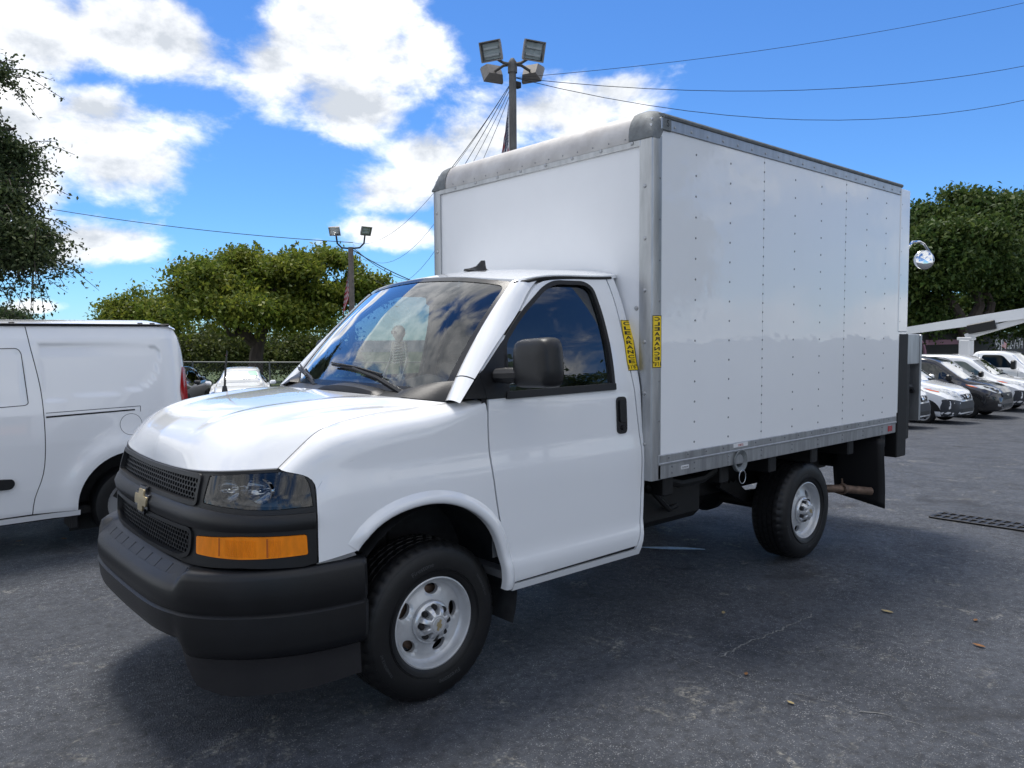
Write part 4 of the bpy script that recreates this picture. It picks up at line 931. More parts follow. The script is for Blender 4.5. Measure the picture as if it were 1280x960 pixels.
# ------------------------------------------------------------------ ground
def gz(x, y):
    u = (x + 2.08) * .82 + (y + 3.88) * .57 - 7.5
    sp = lambda v: np.log1p(np.exp(np.clip(v * 1.2, -40, 40))) / 1.2
    return -.047 * np.minimum(18., np.where(u > 30, 18., sp(u) - sp(u - 18)))
def asphalt():
    m = bpy.data.materials.new('asphalt'); m.use_nodes = True; t = m.node_tree; b = t.nodes['Principled BSDF']; L = t.links.new
    co = t.nodes.new('ShaderNodeTexCoord').outputs['Object']
    def nz(scale, det=4, ro=.55, dist=0):
        n = t.nodes.new('ShaderNodeTexNoise'); n.inputs['Scale'].default_value = scale; n.inputs['Detail'].default_value = det; n.inputs['Roughness'].default_value = ro; n.inputs['Distortion'].default_value = dist; L(co, n.inputs['Vector']); return n.outputs['Fac']
    def mr(v, a, b_, c=0., d=1.):
        n = t.nodes.new('ShaderNodeMapRange'); n.inputs[1].default_value = a; n.inputs[2].default_value = b_; n.inputs[3].default_value = c; n.inputs[4].default_value = d; L(v, n.inputs[0]); return n.outputs[0]
    def mul(a, b_):
        n = t.nodes.new('ShaderNodeMath'); n.operation = 'MULTIPLY'
        for i, v in enumerate((a, b_)):
            if isinstance(v, float): n.inputs[i].default_value = v
            else: L(v, n.inputs[i])
        return n.outputs[0]
    def mix(f, a, b_):
        n = t.nodes.new('ShaderNodeMix'); n.data_type = 'RGBA'; L(f, n.inputs[0])
        for i, v in ((6, a), (7, b_)):
            if isinstance(v, tuple): n.inputs[i].default_value = (*v, 1)
            else: L(v, n.inputs[i])
        return n.outputs[2]
    base = mix(mr(nz(.55, 6, .6, .4), .35, .65), (.035, .040, .050), (.058, .065, .079))
    base = mix(mr(nz(2.7, 5, .62), .40, .66), base, (.072, .079, .094))
    vo = t.nodes.new('ShaderNodeTexVoronoi'); vo.inputs['Scale'].default_value = 105; L(co, vo.inputs['Vector'])
    sp = mul(mr(vo.outputs['Distance'], .22, .34, 1., 0.), mr(nz(31, 2), .44, .56)); worn = mr(nz(1.15, 6, .66, .5), .42, .66, .38, 1.)
    base = mix(mul(sp, worn), base, (.40, .40, .40))
    v2 = t.nodes.new('ShaderNodeTexVoronoi'); v2.inputs['Scale'].default_value = 210; L(co, v2.inputs['Vector']); s2 = mul(mr(v2.outputs['Distance'], .16, .36, 1., 0.), mr(nz(60, 2), .42, .62)); base = mix(mul(s2, .8), base, (.24, .24, .24))
    pale = mul(mr(nz(3.6, 7, .68, .8), .58, .70), mr(nz(42, 3), .44, .58)); base = mix(mul(pale, .75), base, (.34, .325, .28))
    pit = mr(nz(19, 6, .72), .36, .60, 0., .8); inv = t.nodes.new('ShaderNodeMath'); inv.operation = 'SUBTRACT'; inv.inputs[0].default_value = .62; inv.use_clamp = True; L(pit, inv.inputs[1]); base = mix(inv.outputs[0], base, (.016, .016, .018))
    dark = mul(mr(nz(.9, 5, .6, 1.2), .60, .70), .6); base = mix(dark, base, (.018, .018, .020))
    L(base, b.inputs['Base Color']); L(mr(nz(1.7, 5), .35, .7, .62, .82), b.inputs['Roughness']); b.inputs['Specular IOR Level'].default_value = .35
    bp = t.nodes.new('ShaderNodeBump'); bp.inputs['Strength'].default_value = .85; bp.inputs['Distance'].default_value = .010
    ad = t.nodes.new('ShaderNodeMath'); ad.operation = 'ADD'; L(mul(nz(85, 5, .7), 1.), ad.inputs[0]); L(mul(mr(vo.outputs['Distance'], 0., .5, 1., 0.), .45), ad.inputs[1])
    L(ad.outputs[0], bp.inputs['Height']); L(bp.outputs[0], b.inputs['Normal']); return m
MATS['asphalt'] = asphalt()
xs = np.r_[-300, -120, -60, -30, np.arange(-16, 44.1, 1.0), 52, 64, 80, 120, 200, 400, 900]; ys = np.r_[-300, -120, -60, -30, np.arange(-16, 48.1, 1.0), 56, 70, 90, 130, 220, 420, 900]
mb = MB(); mb.grid([[(x, y, float(gz(x, y))) for y in ys] for x in xs]); g = mb.build('ground', 'asphalt', None, ang=180); tag(g, 'worn dark asphalt car park surface with pale speckles and hairline cracks', 'ground', kind='structure')
# ------------------------------------------------------------------ generic helpers for the other vehicles
from mathutils.bvhtree import BVHTree
glass('car_glass', (.06, .085, .085), .8, ior=1.35)
glass('car_glass_clear', (.30, .38, .37), 1.6)
M('car_black', (.012, .012, .014), .25, coat=1.0)
M('grey_cladding', (.045, .050, .058), .5, nscale=8, namt=.15)
M('lamp_clear', (.62, .64, .66), .08, metal=.55, coat=1.0)
M('lamp_orange', (.80, .16, .03), .15, coat=1)
M('green_note', (.35, .62, .45), .5)
M('dull_silver', (.42, .43, .44), .35, metal=.7)
def projector(mb, ax, sgn, off=0.):
    """maps 2-d outlines onto a body mesh: ax 'y' -> (x, z) seen from the side, ax 'x' -> (y, z) seen from the front"""
    bv = BVHTree.FromPolygons([Vector(v) for v in mb.v], mb.f)
    def f(a, b, o=0.):
        a = np.atleast_1d(a); b = np.atleast_1d(b); out = []
        for p, q in zip(a, b):
            if ax == 'y': og, d = Vector((p, sgn * 5, q)), Vector((0, -sgn, 0))
            elif ax == 'x': og, d = Vector((sgn * 9, p, q)), Vector((-sgn, 0, 0))
            else: og, d = Vector((p, q, 9)), Vector((0, 0, -1))
            h = bv.ray_cast(og, d)
            if h[0] is None: h = bv.find_nearest(og + d * 5)
            n = h[1] if h[1].dot(d) < 0 else -h[1]
            out.append(h[0] + n * float(o + off) if np.ndim(o) == 0 else h[0] + n * off)
        return np.array([tuple(v) for v in out])
    return f
def loft(st, nx=48, npt=20):
    """st rows: x, half width at the waist, underside z, waist z, top z, half width at the top, corner radius factor"""
    st = np.array(st, float); xs = st[:, 0]; fs = [lambda x, i=i: np.interp(x, xs, st[:, i]) for i in range(st.shape[1])]
    t = np.linspace(0, 1, nx); xx = np.interp(t, np.linspace(0, 1, len(xs)), xs)
    # light smoothing of every station value
    cols = [np.array([np.mean(f(np.clip(x + np.linspace(-.07, .07, 7), xs[0], xs[-1]))) for x in xx]) for f in fs]; cols[0] = xx
    G = []
    for k in range(nx):
        x, w, zb, zw, zt, wt, rr = [c[k] for c in cols]; P = [(0, zb), (w * .80, zb), (w * .93, zb + .03), (w * .985, zb + .12), (w, zb + .25), (w, zw - .10), (w * .992, zw)]
        r = min(.16, (zt - zw) * .5 + .02); P += [((w * .992) * (1 - u) + wt * u, zw * (1 - u) + (zt - r * .9) * u) for u in (.35, .7, 1.0)]
        P += [(wt - r * (1 - math.cos(a)) * rr, zt - r * .9 * (1 - math.sin(a))) for a in (.5, 1.0, 1.4)] + [(wt * .5, zt + .012), (0, zt + .018)]
        G.append([(x, p, q) for p, q in P[::-1]] + [(x, -p, q) for p, q in P[1:]])
    mb = MB(); mb.grid(G); n = len(G[0]); mb.f.append(tuple(range(n))); mb.f.append(tuple(range((nx - 1) * n, nx * n))[::-1]); return mb
_simple_wheel = {}
def simple_wheel(parent, x, y, r, w=.2, sgn=-1, rim='dull_silver'):
    key = (round(r, 3), rim)
    if key not in _simple_wheel:
        a = MB(); a.lathe([(r * .62, 0), (r * .66, -.012), (r * .80, -.018), (r * .93, -.008), (r * .985, .02), (r, .05), (r, w - .05), (r * .98, w - .02), (r * .7, w)], (0, 0, 0), 'y', 40)
        b_ = MB(); b_.lathe([(r * .66, -.010), (r * .63, -.006), (r * .60, .02), (r * .3, .03), (r * .16, .012), (0, .012)], (0, 0, 0), 'y', 32); _simple_wheel[key] = (a, b_)
    a, b_ = _simple_wheel[key]; root = bpy.data.objects.new('wheel', None); col.objects.link(root); root.parent = parent; root.location = (x, y, r)
    if sgn > 0: root.rotation_euler = (0, 0, math.pi)
    MB().merge(a).build('tyre', 'tyre_rubber', root); q = MB().merge(b_).build('rim', rim, root)
    mb = MB()
    for k in range(5):
        t = 2 * math.pi * k / 5; u = (math.cos(t), math.sin(t)); v = (-u[1], u[0]); mb.add([(u[0] * r * .48 + v[0] * r * .1 * s_ + u[0] * r * .07 * e, .018, u[1] * r * .48 + v[1] * r * .1 * s_ + u[1] * r * .07 * e) for s_, e in ((-1, -1), (1, -1), (1, 1), (-1, 1))], [(0, 1, 2, 3)])
    mb.build('rim_opening', 'ink', q)['kind'] = 'stuff'
    return root
def car(name, label, cat, loc, rz, st, paint, spec, group=None):
    root = thing(name, label, cat, loc, rz, group); body = loft(st); b = body.build('body', paint, root, ang=40)
    fx = projector(body, 'x', -1); fy = [projector(body, 'y', s) for s in (-1, 1)]
    for nm, mat, ax, poly, rad, o, par in spec:
        polys = [poly] if not nm.startswith('*') else [poly, [(-p[0], *p[1:]) for p in poly]]; nm = nm.lstrip('*')
        if ax == 'x':
            for P in polys: panel(rpoly(P, rad, 4), [], fx, .09, .012, o).build(nm, mat, root)
        else:
            for s, f in zip((-1, 1), fy): panel(rpoly(poly, rad, 4), [], f, .12, .012, o, flip=(s > 0)).build(nm, mat, root)
    return root, body
# ------------------------------------------------------------------ white cargo van beside the truck (seen from its left side)
VY = 3.2
VAN = thing('cargo_van', 'white cargo van with sliding door track and blank side panels beside the truck', 'van', (-.25, VY + .92, 0))
V0 = (-.25, VY + .92)
REC = rpoly([(-.905, 1.705, .03), (-.02, 1.700, .05), (.058, 1.63, .06), (-.03, 1.34, .12), (-.22, 1.285, .2), (-.875, 1.237, .02)], .03, 6)
DWN = rpoly([(-1.95, 1.66), (-1.03, 1.672), (-1.005, 1.64), (-.978, 1.235), (-1.0, 1.222), (-1.95, 1.19)], .03)
def vside(x, z, o=0.):
    x = np.atleast_1d(x); z = np.atleast_1d(z); P = np.c_[x, z]
    y = VY + np.interp(z, [.28, .36, .55, .9, 1.15, 1.3, 1.6, 1.75, 1.83, 1.87], [.05, .02, .0, -.012, -.008, .01, .05, .08, .115, .15])
    y = y + np.clip((x - .0) / .30, 0, 1) ** 2.4 * .16 + .012 * np.exp(-((z - 1.02 - .1 * np.clip(-x - .2, 0, 1)) / .05) ** 2) * 0
    for poly, dp in ((REC, .020), (DWN, .012)):
        ins = inpoly(P, poly); d = dist_poly(P, poly); k = np.where(ins, np.clip(d / .028, 0, 1), 0); y = y + dp * k * k * (3 - 2 * k)
    # wheel-arch swelling
    r = np.hypot(x + .22, (z - .36)); y = y - .03 * np.exp(-((r - .47) / .10) ** 2)
    y = y - o
    return np.stack([x - V0[0], y - V0[1], z], -1)
def vp(outl, holes=(), cell=.05, name='side_panel', mat='white_paint', thick=.02, o=0., parent=None): return panel(outl, list(holes), vside, cell, thick, o).build(name, mat, parent or VAN)
SEAM = smooth_open([(-.955, 1.845), (-.945, 1.75), (-.885, 1.35), (-.873, 1.13), (-.876, .80), (-.905, .62), (-.955, .48), (-.975, .345)], 24)
arch = [(-.22 + .44 * math.cos(a), .36 + .43 * math.sin(a)) for a in np.linspace(R(0), R(180), 26)]
rear = smooth_open([(.155, .42), (.20, .75), (.262, 1.2), (.262, 1.47), (.228, 1.72), (.165, 1.86)], 14)
vp(SEAM[::-1] + rear[::-1] + arch + [(-.66, .335)], (), .03, 'quarter_panel')
D2 = [(-1.95, 1.845)] + [(a - .007, b) for a, b in SEAM] + [(-1.95, .335)]
vp(D2, (), .03, 'sliding_door')
vp([(-1.96, .28), (-.64, .29), (-.64, .333), (-1.96, .325)], (), .1, 'sill')
vp([(-3.0, .30), (-1.958, .335), (-1.958, 1.845), (-2.5, 1.80), (-3.0, 1.2)], (), .08, 'front_door')
vp([(SEAM[k][0] - .03, SEAM[k][1]) for k in range(24)] + [(SEAM[k][0] + .03, SEAM[k][1]) for k in range(23, -1, -1)], (), .05, 'seam_seal', 'rubber_seal', 0, -.010)
vp(shrink(DWN, -.003), [shrink(DWN, .0025)], .05, 'window_gasket', 'rubber_seal', .004, .0015)
tr = [(-.862, 1.112), (-.20, 1.131), (-.20, 1.143), (-.862, 1.126)]; vp(tr, (), .06, 'door_track', 'rubber_seal', .004, .002)
for P in ([(-.862, 1.152), (-.155, 1.166)], [(-.155, 1.166), (-.155, 1.118)]):
    a, b_ = np.array(P[0]), np.array(P[1]); d = (b_ - a) / np.linalg.norm(b_ - a); n = np.array((-d[1], d[0])) * .0025; vp([tuple(a - n), tuple(b_ - n), tuple(b_ + n), tuple(a + n)], (), .06, 'track_seam', 'grey_cladding', 0, .0015)
FD = [(-.235 + .085 * math.cos(a), 1.015 + .088 * math.sin(a)) for a in np.linspace(0, 2 * math.pi, 36, endpoint=False)]
vp(shrink(FD, -.0035), [FD], .05, 'fuel_door_seam', 'grey_cladding', 0, .0012); vp(FD, (), .05, 'fuel_door', 'white_paint', .004, .002)
vp(rpoly([(-1.30, .575), (-1.12, .572), (-1.092, .61), (-1.105, .65), (-1.30, .665)], .02), (), .03, 'door_handle', 'black_plastic', .02, .03)
# tail lamp wrapping the rear corner
tl = smooth_open([(.215, 1.19), (.205, 1.26), (.225, 1.40), (.245, 1.49)], 8) + smooth_open([(.275, 1.48), (.29, 1.35), (.292, 1.20)], 6); vp(tl, (), .03, 'tail_lamp', 'tail_red', .02, .006)
# roof, rails, tail, hidden far side
mb = MB(); G = []
for x in np.r_[np.linspace(-3.0, -.1, 8), np.linspace(.0, .20, 6)]:
    e = np.clip((x - .0) / .2, 0, 1) ** 2; zr = 1.915 - .05 * e + (-.5 * np.clip((-2.3 - x) / .8, 0, 1) ** 2); G.append([(x - V0[0], VY + .10 + .12 * np.clip((x - 0) / .3, 0, 1) ** 2.4 - V0[1], zr - .045)] + [(x - V0[0], VY + yv - V0[1], zr - .03 * abs((yv - .92) / .75) ** 4) for yv in (.17, .4, .92, 1.44, 1.66)] + [(x - V0[0], VY + 1.72 - V0[1], zr - .045)])
mb.grid(G); mb.build('roof', 'white_paint', VAN, ang=60)
MB().tube([(-2.2 - V0[0], VY + .125 - V0[1], 1.856), (.14 - V0[0], VY + .125 - V0[1], 1.862)], .012, 6).build('roof_seam', 'rubber_seal', VAN)
for x in (-1.05, -.10, .0): MB().box(x - V0[0] - .02, x - V0[0] + .02, VY + .11 - V0[1], VY + .14 - V0[1], 1.86, 1.882, .005).build('roof_plug', 'rubber_seal', VAN)
mb = MB(); G = []
for z in np.linspace(.38, 1.86, 14):
    xr = np.interp(z, [.38, .75, 1.2, 1.47, 1.72, 1.86], [.155, .20, .262, .262, .228, .165]) ; yo = float(vside(np.array([xr]), np.array([z]))[0, 1]); G.append([(xr - V0[0], yo, z), (xr + .05 - V0[0], yo + .12, z), (xr + .065 - V0[0], 0.0, z), (xr + .05 - V0[0], -yo - .12, z), (xr - V0[0], -yo, z)])
mb.grid(G); mb.build('rear_doors', 'white_paint', VAN, ang=60)
MB().box(-2.75, .42, 0.72, .90, .32, 1.80, .08).build('far_side', 'white_paint', VAN)
MB().box(-2.7, .40, -.80, .80, .26, .34, .02).build('underbody', 'chassis_black', VAN)
mb = MB(); G = []
for a in np.linspace(0, math.pi, 20): G.append([(.03 + .44 * math.cos(a), yv, .36 + .44 * math.sin(a)) for yv in (-.90, -.60)])
mb.grid(G); mb.add([(-.42, -.60, .1), (.5, -.60, .1), (.5, -.60, .82), (-.42, -.60, .82)], [(0, 1, 2, 3)]); mb.build('wheel_well', 'undercoat', VAN)
for x in (.03, -3.05):
    simple_wheel(VAN, x, -.885, .325); simple_wheel(VAN, x, .885, .325, sgn=1)
MB().box(-.46, -.40, -.86, -.62, .17, .36, .01).build('mud_flap', 'rubber_seal', VAN)
MB().box(.38, .50, -.80, .80, .30, .62, .05).build('rear_bumper', 'white_paint', VAN)
# ------------------------------------------------------------------ foliage
def leaf_mat(name, c, tl=.35, var=.45, gl=.25):
    m = bpy.data.materials.new(name); m.use_nodes = True; t = m.node_tree; t.nodes.clear(); L = t.links.new
    o = t.nodes.new('ShaderNodeOutputMaterial'); b = t.nodes.new('ShaderNodeBsdfPrincipled'); tr = t.nodes.new('ShaderNodeBsdfTranslucent'); mx = t.nodes.new('ShaderNodeMixShader'); mx.inputs[0].default_value = tl
    g = t.nodes.new('ShaderNodeNewGeometry'); hs = t.nodes.new('ShaderNodeHueSaturation'); hs.inputs['Color'].default_value = (*c, 1)
    a = t.nodes.new('ShaderNodeMapRange'); a.inputs[3].default_value = 1 - var; a.inputs[4].default_value = 1 + var; L(g.outputs['Random Per Island'], a.inputs[0]); L(a.outputs[0], hs.inputs['Value'])
    h = t.nodes.new('ShaderNodeMapRange'); h.inputs[3].default_value = .52; h.inputs[4].default_value = .465; L(g.outputs['Random Per Island'], h.inputs[0])
    n = t.nodes.new('ShaderNodeTexNoise'); n.inputs['Scale'].default_value = .8; co = t.nodes.new('ShaderNodeTexCoord'); L(co.outputs['Object'], n.inputs['Vector'])
    ad = t.nodes.new('ShaderNodeMath'); ad.operation = 'MULTIPLY_ADD'; ad.inputs[1].default_value = -.07; L(n.outputs['Fac'], ad.inputs[0]); ad2 = t.nodes.new('ShaderNodeMath'); ad2.operation = 'ADD'; ad2.inputs[1].default_value = .035
    L(h.outputs[0], ad.inputs[2]); L(ad.outputs[0], ad2.inputs[0]); L(ad2.outputs[0], hs.inputs['Hue'])
    L(hs.outputs[0], b.inputs['Base Color']); L(hs.outputs[0], tr.inputs[0]); b.inputs['Roughness'].default_value = .5; b.inputs['Specular IOR Level'].default_value = gl
    L(b.outputs[0], mx.inputs[1]); L(tr.outputs[0], mx.inputs[2]); L(mx.outputs[0], o.inputs[0]); MATS[name] = m; return m
leaf_mat('leaf_main', (.155, .205, .030), .45); leaf_mat('leaf_dark', (.070, .118, .030)); leaf_mat('leaf_oak', (.060, .088, .034), .35); leaf_mat('leaf_hedge', (.085, .115, .030)); leaf_mat('leaf_far', (.05, .085, .03))
M('bark', (.085, .065, .055), .85, nscale=9, namt=.45, bump=.8, bscale=18, stretch=(1, 1, .25))
M('lawn', (.075, .11, .028), .9, nscale=3, namt=.4, bump=.8, bscale=40)
def leaves_mesh(pts, size, up=.35, asp=.55, seed=1):
    g = np.random.default_rng(seed); n = len(pts); d = g.normal(size=(n, 3)); d[:, 2] -= .25; d /= np.linalg.norm(d, axis=1)[:, None]
    nn = g.normal(size=(n, 3)); nn[:, 2] += up * 3; w = np.cross(d, nn); w /= np.linalg.norm(w, axis=1)[:, None] + 1e-9
    s = size * g.uniform(.55, 1.3, n)[:, None]; nrm = np.cross(w, d)
    V = np.stack([pts - d * s * .5, pts + w * s * asp * .5 + nrm * s * .06, pts + d * s * .5 - nrm * s * .08, pts - w * s * asp * .5 + nrm * s * .06], 1).reshape(-1, 3)
    me = bpy.data.meshes.new('foliage'); me.vertices.add(4 * n); me.vertices.foreach_set('co', V.ravel().astype(np.float32)); me.loops.add(4 * n); me.loops.foreach_set('vertex_index', np.arange(4 * n, dtype=np.int32))
    me.polygons.add(n); me.polygons.foreach_set('loop_start', np.arange(0, 4 * n, 4, dtype=np.int32)); me.polygons.foreach_set('loop_total', np.full(n, 4, np.int32)); me.update(); me.validate(); return me
def crown_points(blobs, nclus, nper, spread, seed, fill=.35):
    g = np.random.default_rng(seed); B = np.array(blobs, float); vol = B[:, 3] * B[:, 4] * B[:, 5]; pr_ = vol ** .75; pr_ /= pr_.sum(); ids = g.choice(len(B), nclus, p=pr_)
    sub = []
    for q in B:
        for _ in range(9):
            w_ = g.normal(size=3); w_ /= np.linalg.norm(w_); rr_ = g.uniform(.55, .95); f_ = g.uniform(.26, .46); sub.append([*(q[:3] + w_ * q[3:6] * rr_), *(q[3:6] * f_ * np.array((1.15, 1.15, .85)))])
    B = np.array(sub); pr_ = (B[:, 3] * B[:, 4] * B[:, 5]) ** .6; pr_ /= pr_.sum(); ids = g.choice(len(B), nclus, p=pr_)
    u = g.normal(size=(nclus, 3)); u[:, 2] += .55; u /= np.linalg.norm(u, axis=1)[:, None]; r = np.where(g.random(nclus) < fill, g.random(nclus) ** .5, g.uniform(.82, 1.08, nclus))
    c = B[ids, :3] + u * r[:, None] * B[ids, 3:6]; k = g.poisson(nper, nclus) + 1; idx = np.repeat(np.arange(nclus), k); sp = spread * g.uniform(.6, 1.4, nclus)
    off = g.normal(size=(len(idx), 3)) * sp[idx][:, None] * np.array((1, 1, .55)); off[:, 2] -= .35 * (off[:, 0] ** 2 + off[:, 1] ** 2) / (spread + 1e-6) * .5
    return c, c[idx] + off
def tree(name, label, base, limbs, blobs, nclus, nper, size, mat, spread=.38, seed=1, group=None, cat='tree', fill=.35, twigs=0, droop=False):
    root = thing(name, label, cat, base, 0, group); b = np.array(base)
    mb = MB()
    for pts, rads in limbs: mb.tube([tuple(p) for p in smooth_open([np.array(p) - b for p in pts], 9)], list(np.interp(np.linspace(0, 1, 9), np.linspace(0, 1, len(rads)), rads)), 9)
    c, P = crown_points(blobs, nclus, nper, spread, seed, fill)
    g = np.random.default_rng(seed + 5)
    if len(limbs): mb.build('trunk', 'bark', root)
    if twigs:
        tw = MB(); B = np.array(blobs); extra = []
        for i in range(twigs):
            j = g.integers(len(B)); u = g.normal(size=3); u /= np.linalg.norm(u); u[2] = -abs(u[2]) if droop and g.random() < .5 else u[2]; s = B[j, :3] + u * B[j, 3:6] * .75; L_ = g.uniform(.5, 1.0); e = s + u * L_ + np.array((0, 0, -.25 * L_)); m = (s + e) / 2 + np.array((0, 0, .1 * L_))
            tw.tube([tuple(s - b), tuple(m - b), tuple(e - b)], [.012, .008, .004], 4); t = g.random(34)[:, None]; extra.append((1 - t) ** 2 * s + 2 * t * (1 - t) * m + t * t * e + g.normal(size=(34, 3)) * .05)
        tw.build('twig', 'bark', root)['kind'] = 'stuff'; P = np.r_[P, np.concatenate(extra)]
    me = leaves_mesh(P - b, size, seed=seed); me.materials.append(MATS[mat]); o = bpy.data.objects.new('crown', me); col.objects.link(o); o.parent = root; o['kind'] = 'stuff'
    return root
tree('tree', 'spreading leafy tree with a forked trunk behind the white sedan', (11.4, 28.18, -0.85), [([(11.4, 28.18, -0.85), (11.42, 28.19, 1.46), (11.81, 27.95, 2.73), (12.12, 27.78, 3.93)], [0.34, 0.3, 0.22, 0.1]), ([(11.37, 28.24, 1.53), (10.68, 28.23, 2.22), (10.15, 28.1, 3.04), (9.19, 27.65, 3.65)], [0.26, 0.22, 0.15, 0.06]), ([(11.81, 27.95, 2.73), (13.33, 28.02, 3.46), (14.9, 28.02, 4.04)], [0.18, 0.13, 0.05]), ([(10.68, 28.23, 2.22), (10.03, 27.44, 1.88), (9.43, 26.68, 2.35)], [0.14, 0.1, 0.05]), ([(12.11, 27.76, 3.58), (11.91, 29.34, 4.53)], [0.12, 0.05])], [(12.14, 27.8, 4.44, 2.13, 2.13, 0.89), (9.82, 28.47, 4.14, 1.66, 1.66, 0.8), (14.43, 27.12, 4.26, 1.84, 1.84, 0.99), (10.14, 26.79, 3.22, 1.61, 1.61, 0.77), (13.12, 26.84, 3.16, 1.72, 1.72, 0.89), (8.94, 29.24, 4.15, 0.8, 0.8, 0.53), (15.35, 26.29, 3.97, 0.85, 0.85, 0.71), (12.47, 28.9, 5.23, 1.77, 1.77, 0.46), (14.07, 27.51, 5.22, 1.24, 1.24, 0.42), (12.07, 27.73, 2.83, 1.37, 1.37, 0.69), (10.87, 28.95, 4.97, 1.2, 1.2, 0.48), (9.4, 28.76, 3.22, 1.0, 1.0, 0.6)], 1700, 34, 0.2, 'leaf_main', 0.3, 3, cat='tree', twigs=25, droop=False)
tree('tree', "smaller rounded tree rising just above the white cargo van's roof", (9.97, 38.73, -0.85), [([(9.97, 38.73, -0.85), (10.04, 38.8, 2.77), (9.94, 38.99, 4.02)], [0.3, 0.2, 0.08])], [(9.93, 38.98, 3.77, 1.42, 1.42, 0.62), (8.97, 39.78, 3.37, 0.83, 0.83, 0.58), (10.58, 37.03, 3.23, 1.06, 1.06, 0.81), (10.21, 38.67, 2.98, 1.66, 1.66, 0.75), (9.41, 39.35, 2.78, 1.25, 1.25, 0.67)], 520, 30, 0.21, 'leaf_main', 0.38, 5, cat='tree', twigs=0, droop=False)
tree('oak_tree', 'dark fine-leaved oak reaching in beside the clouds above the cargo van', (-2.09, 13.2, -0.11), [([(-2.09, 13.2, -0.11), (-1.94, 13.25, 1.43), (-1.6, 13.12, 3.45), (-1.01, 12.74, 5.07)], [0.32, 0.27, 0.2, 0.1]), ([(-1.86, 13.24, 2.1), (-0.92, 11.99, 3.39), (0.07, 11.02, 3.76)], [0.2, 0.13, 0.03]), ([(-1.66, 13.15, 3.18), (-0.61, 12.38, 4.93), (0.32, 11.59, 5.32)], [0.16, 0.1, 0.02]), ([(-1.75, 13.16, 2.37), (-0.69, 11.22, 2.96), (0.14, 10.24, 3.05)], [0.15, 0.09, 0.02])], [(-0.11, 11.93, 4.79, 0.7, 0.7, 0.57), (-0.06, 11.28, 3.88, 0.55, 0.55, 0.34), (0.11, 10.82, 3.36, 0.54, 0.54, 0.39), (-0.38, 11.1, 3.09, 0.64, 0.64, 0.41), (0.3, 10.37, 3.1, 0.3, 0.3, 0.23), (-0.58, 12.41, 5.74, 0.61, 0.61, 0.54), (-0.64, 12.35, 4.25, 0.81, 0.81, 0.81), (0.01, 11.94, 6.34, 0.27, 0.27, 0.19), (0.31, 11.58, 4.99, 0.3, 0.3, 0.16), (-0.86, 13.41, 5.22, 0.85, 0.85, 0.99), (-0.9, 12.48, 3.04, 0.68, 0.68, 0.54), (0.1, 11.45, 4.41, 0.37, 0.37, 0.19)], 2600, 30, 0.075, 'leaf_oak', 0.15, 9, cat='tree', twigs=150, droop=True)
tree('tree', "low distant tree line peeking over the cargo van's roof", (10.55, 84.89, -0.85), [([(10.55, 84.89, -0.85), (10.61, 84.94, 4.16)], [0.3, 0.15])], [(10.38, 85.15, 4.32, 2.34, 2.34, 0.31), (11.26, 84.38, 4.24, 1.09, 1.09, 0.31), (8.62, 86.69, 4.42, 1.56, 1.56, 0.47)], 110, 26, 0.35, 'leaf_far', 0.6, 11, cat='tree', twigs=0, droop=False)
tree('tree', 'tall dense dark tree with several leaning trunks behind the bucket truck', (41.96, 10.82, -0.85), [([(41.96, 10.82, -0.85), (42.01, 10.87, 2.09), (41.46, 11.49, 3.75), (40.92, 12.12, 5.84)], [0.4, 0.34, 0.24, 0.08]), ([(42.08, 10.82, 2.17), (42.69, 10.38, 3.33), (41.98, 11.13, 5.0), (41.9, 11.33, 6.66)], [0.3, 0.24, 0.15, 0.06]), ([(42.14, 10.77, 2.17), (43.15, 9.96, 3.11), (42.75, 10.43, 4.57), (43.14, 10.22, 6.23)], [0.26, 0.2, 0.13, 0.05])], [(42.1, 11.24, 7.7, 2.16, 2.16, 1.42), (39.58, 12.02, 6.55, 1.62, 1.62, 1.62), (39.53, 10.69, 6.02, 1.58, 1.58, 1.34), (41.72, 10.15, 6.53, 1.62, 1.62, 1.46), (40.4, 12.48, 4.59, 1.5, 1.5, 1.42), (39.05, 11.04, 5.23, 1.34, 1.34, 1.03), (41.33, 10.35, 4.71, 1.46, 1.46, 0.89), (41.06, 13.1, 2.96, 1.54, 1.54, 0.94), (39.49, 13.34, 5.43, 1.5, 1.5, 2.0), (43.51, 13.64, 3.24, 1.79, 1.79, 1.16), (47.75, 12.61, 3.3, 2.34, 2.34, 0.94), (47.09, 10.59, 4.11, 1.61, 1.61, 1.16), (42.15, 11.28, 8.73, 1.08, 1.08, 0.5), (43.26, 10.05, 5.4, 1.25, 1.25, 1.25)], 2100, 36, 0.25, 'leaf_dark', 0.38, 13, cat='tree', twigs=0, droop=False)
tree('tree', 'tall dark tree at the edge of the lot beside the leaning-trunk tree', (46.96, 9.11, -0.85), [([(46.96, 9.11, -0.85), (47.03, 9.19, 2.52), (46.82, 9.58, 5.14), (46.59, 9.96, 7.32)], [0.36, 0.3, 0.2, 0.07])], [(46.76, 9.82, 7.54, 1.75, 1.75, 1.75), (46.38, 10.24, 8.54, 0.96, 0.96, 0.7), (47.92, 8.83, 7.75, 1.97, 1.97, 1.97), (46.0, 9.0, 5.48, 1.96, 1.96, 1.54), (46.18, 10.17, 5.58, 1.31, 1.31, 1.22), (48.12, 8.41, 4.69, 2.19, 2.19, 1.75), (46.99, 9.74, 9.06, 0.87, 0.87, 0.44)], 1100, 34, 0.25, 'leaf_dark', 0.46, 17, cat='tree', twigs=0, droop=False)
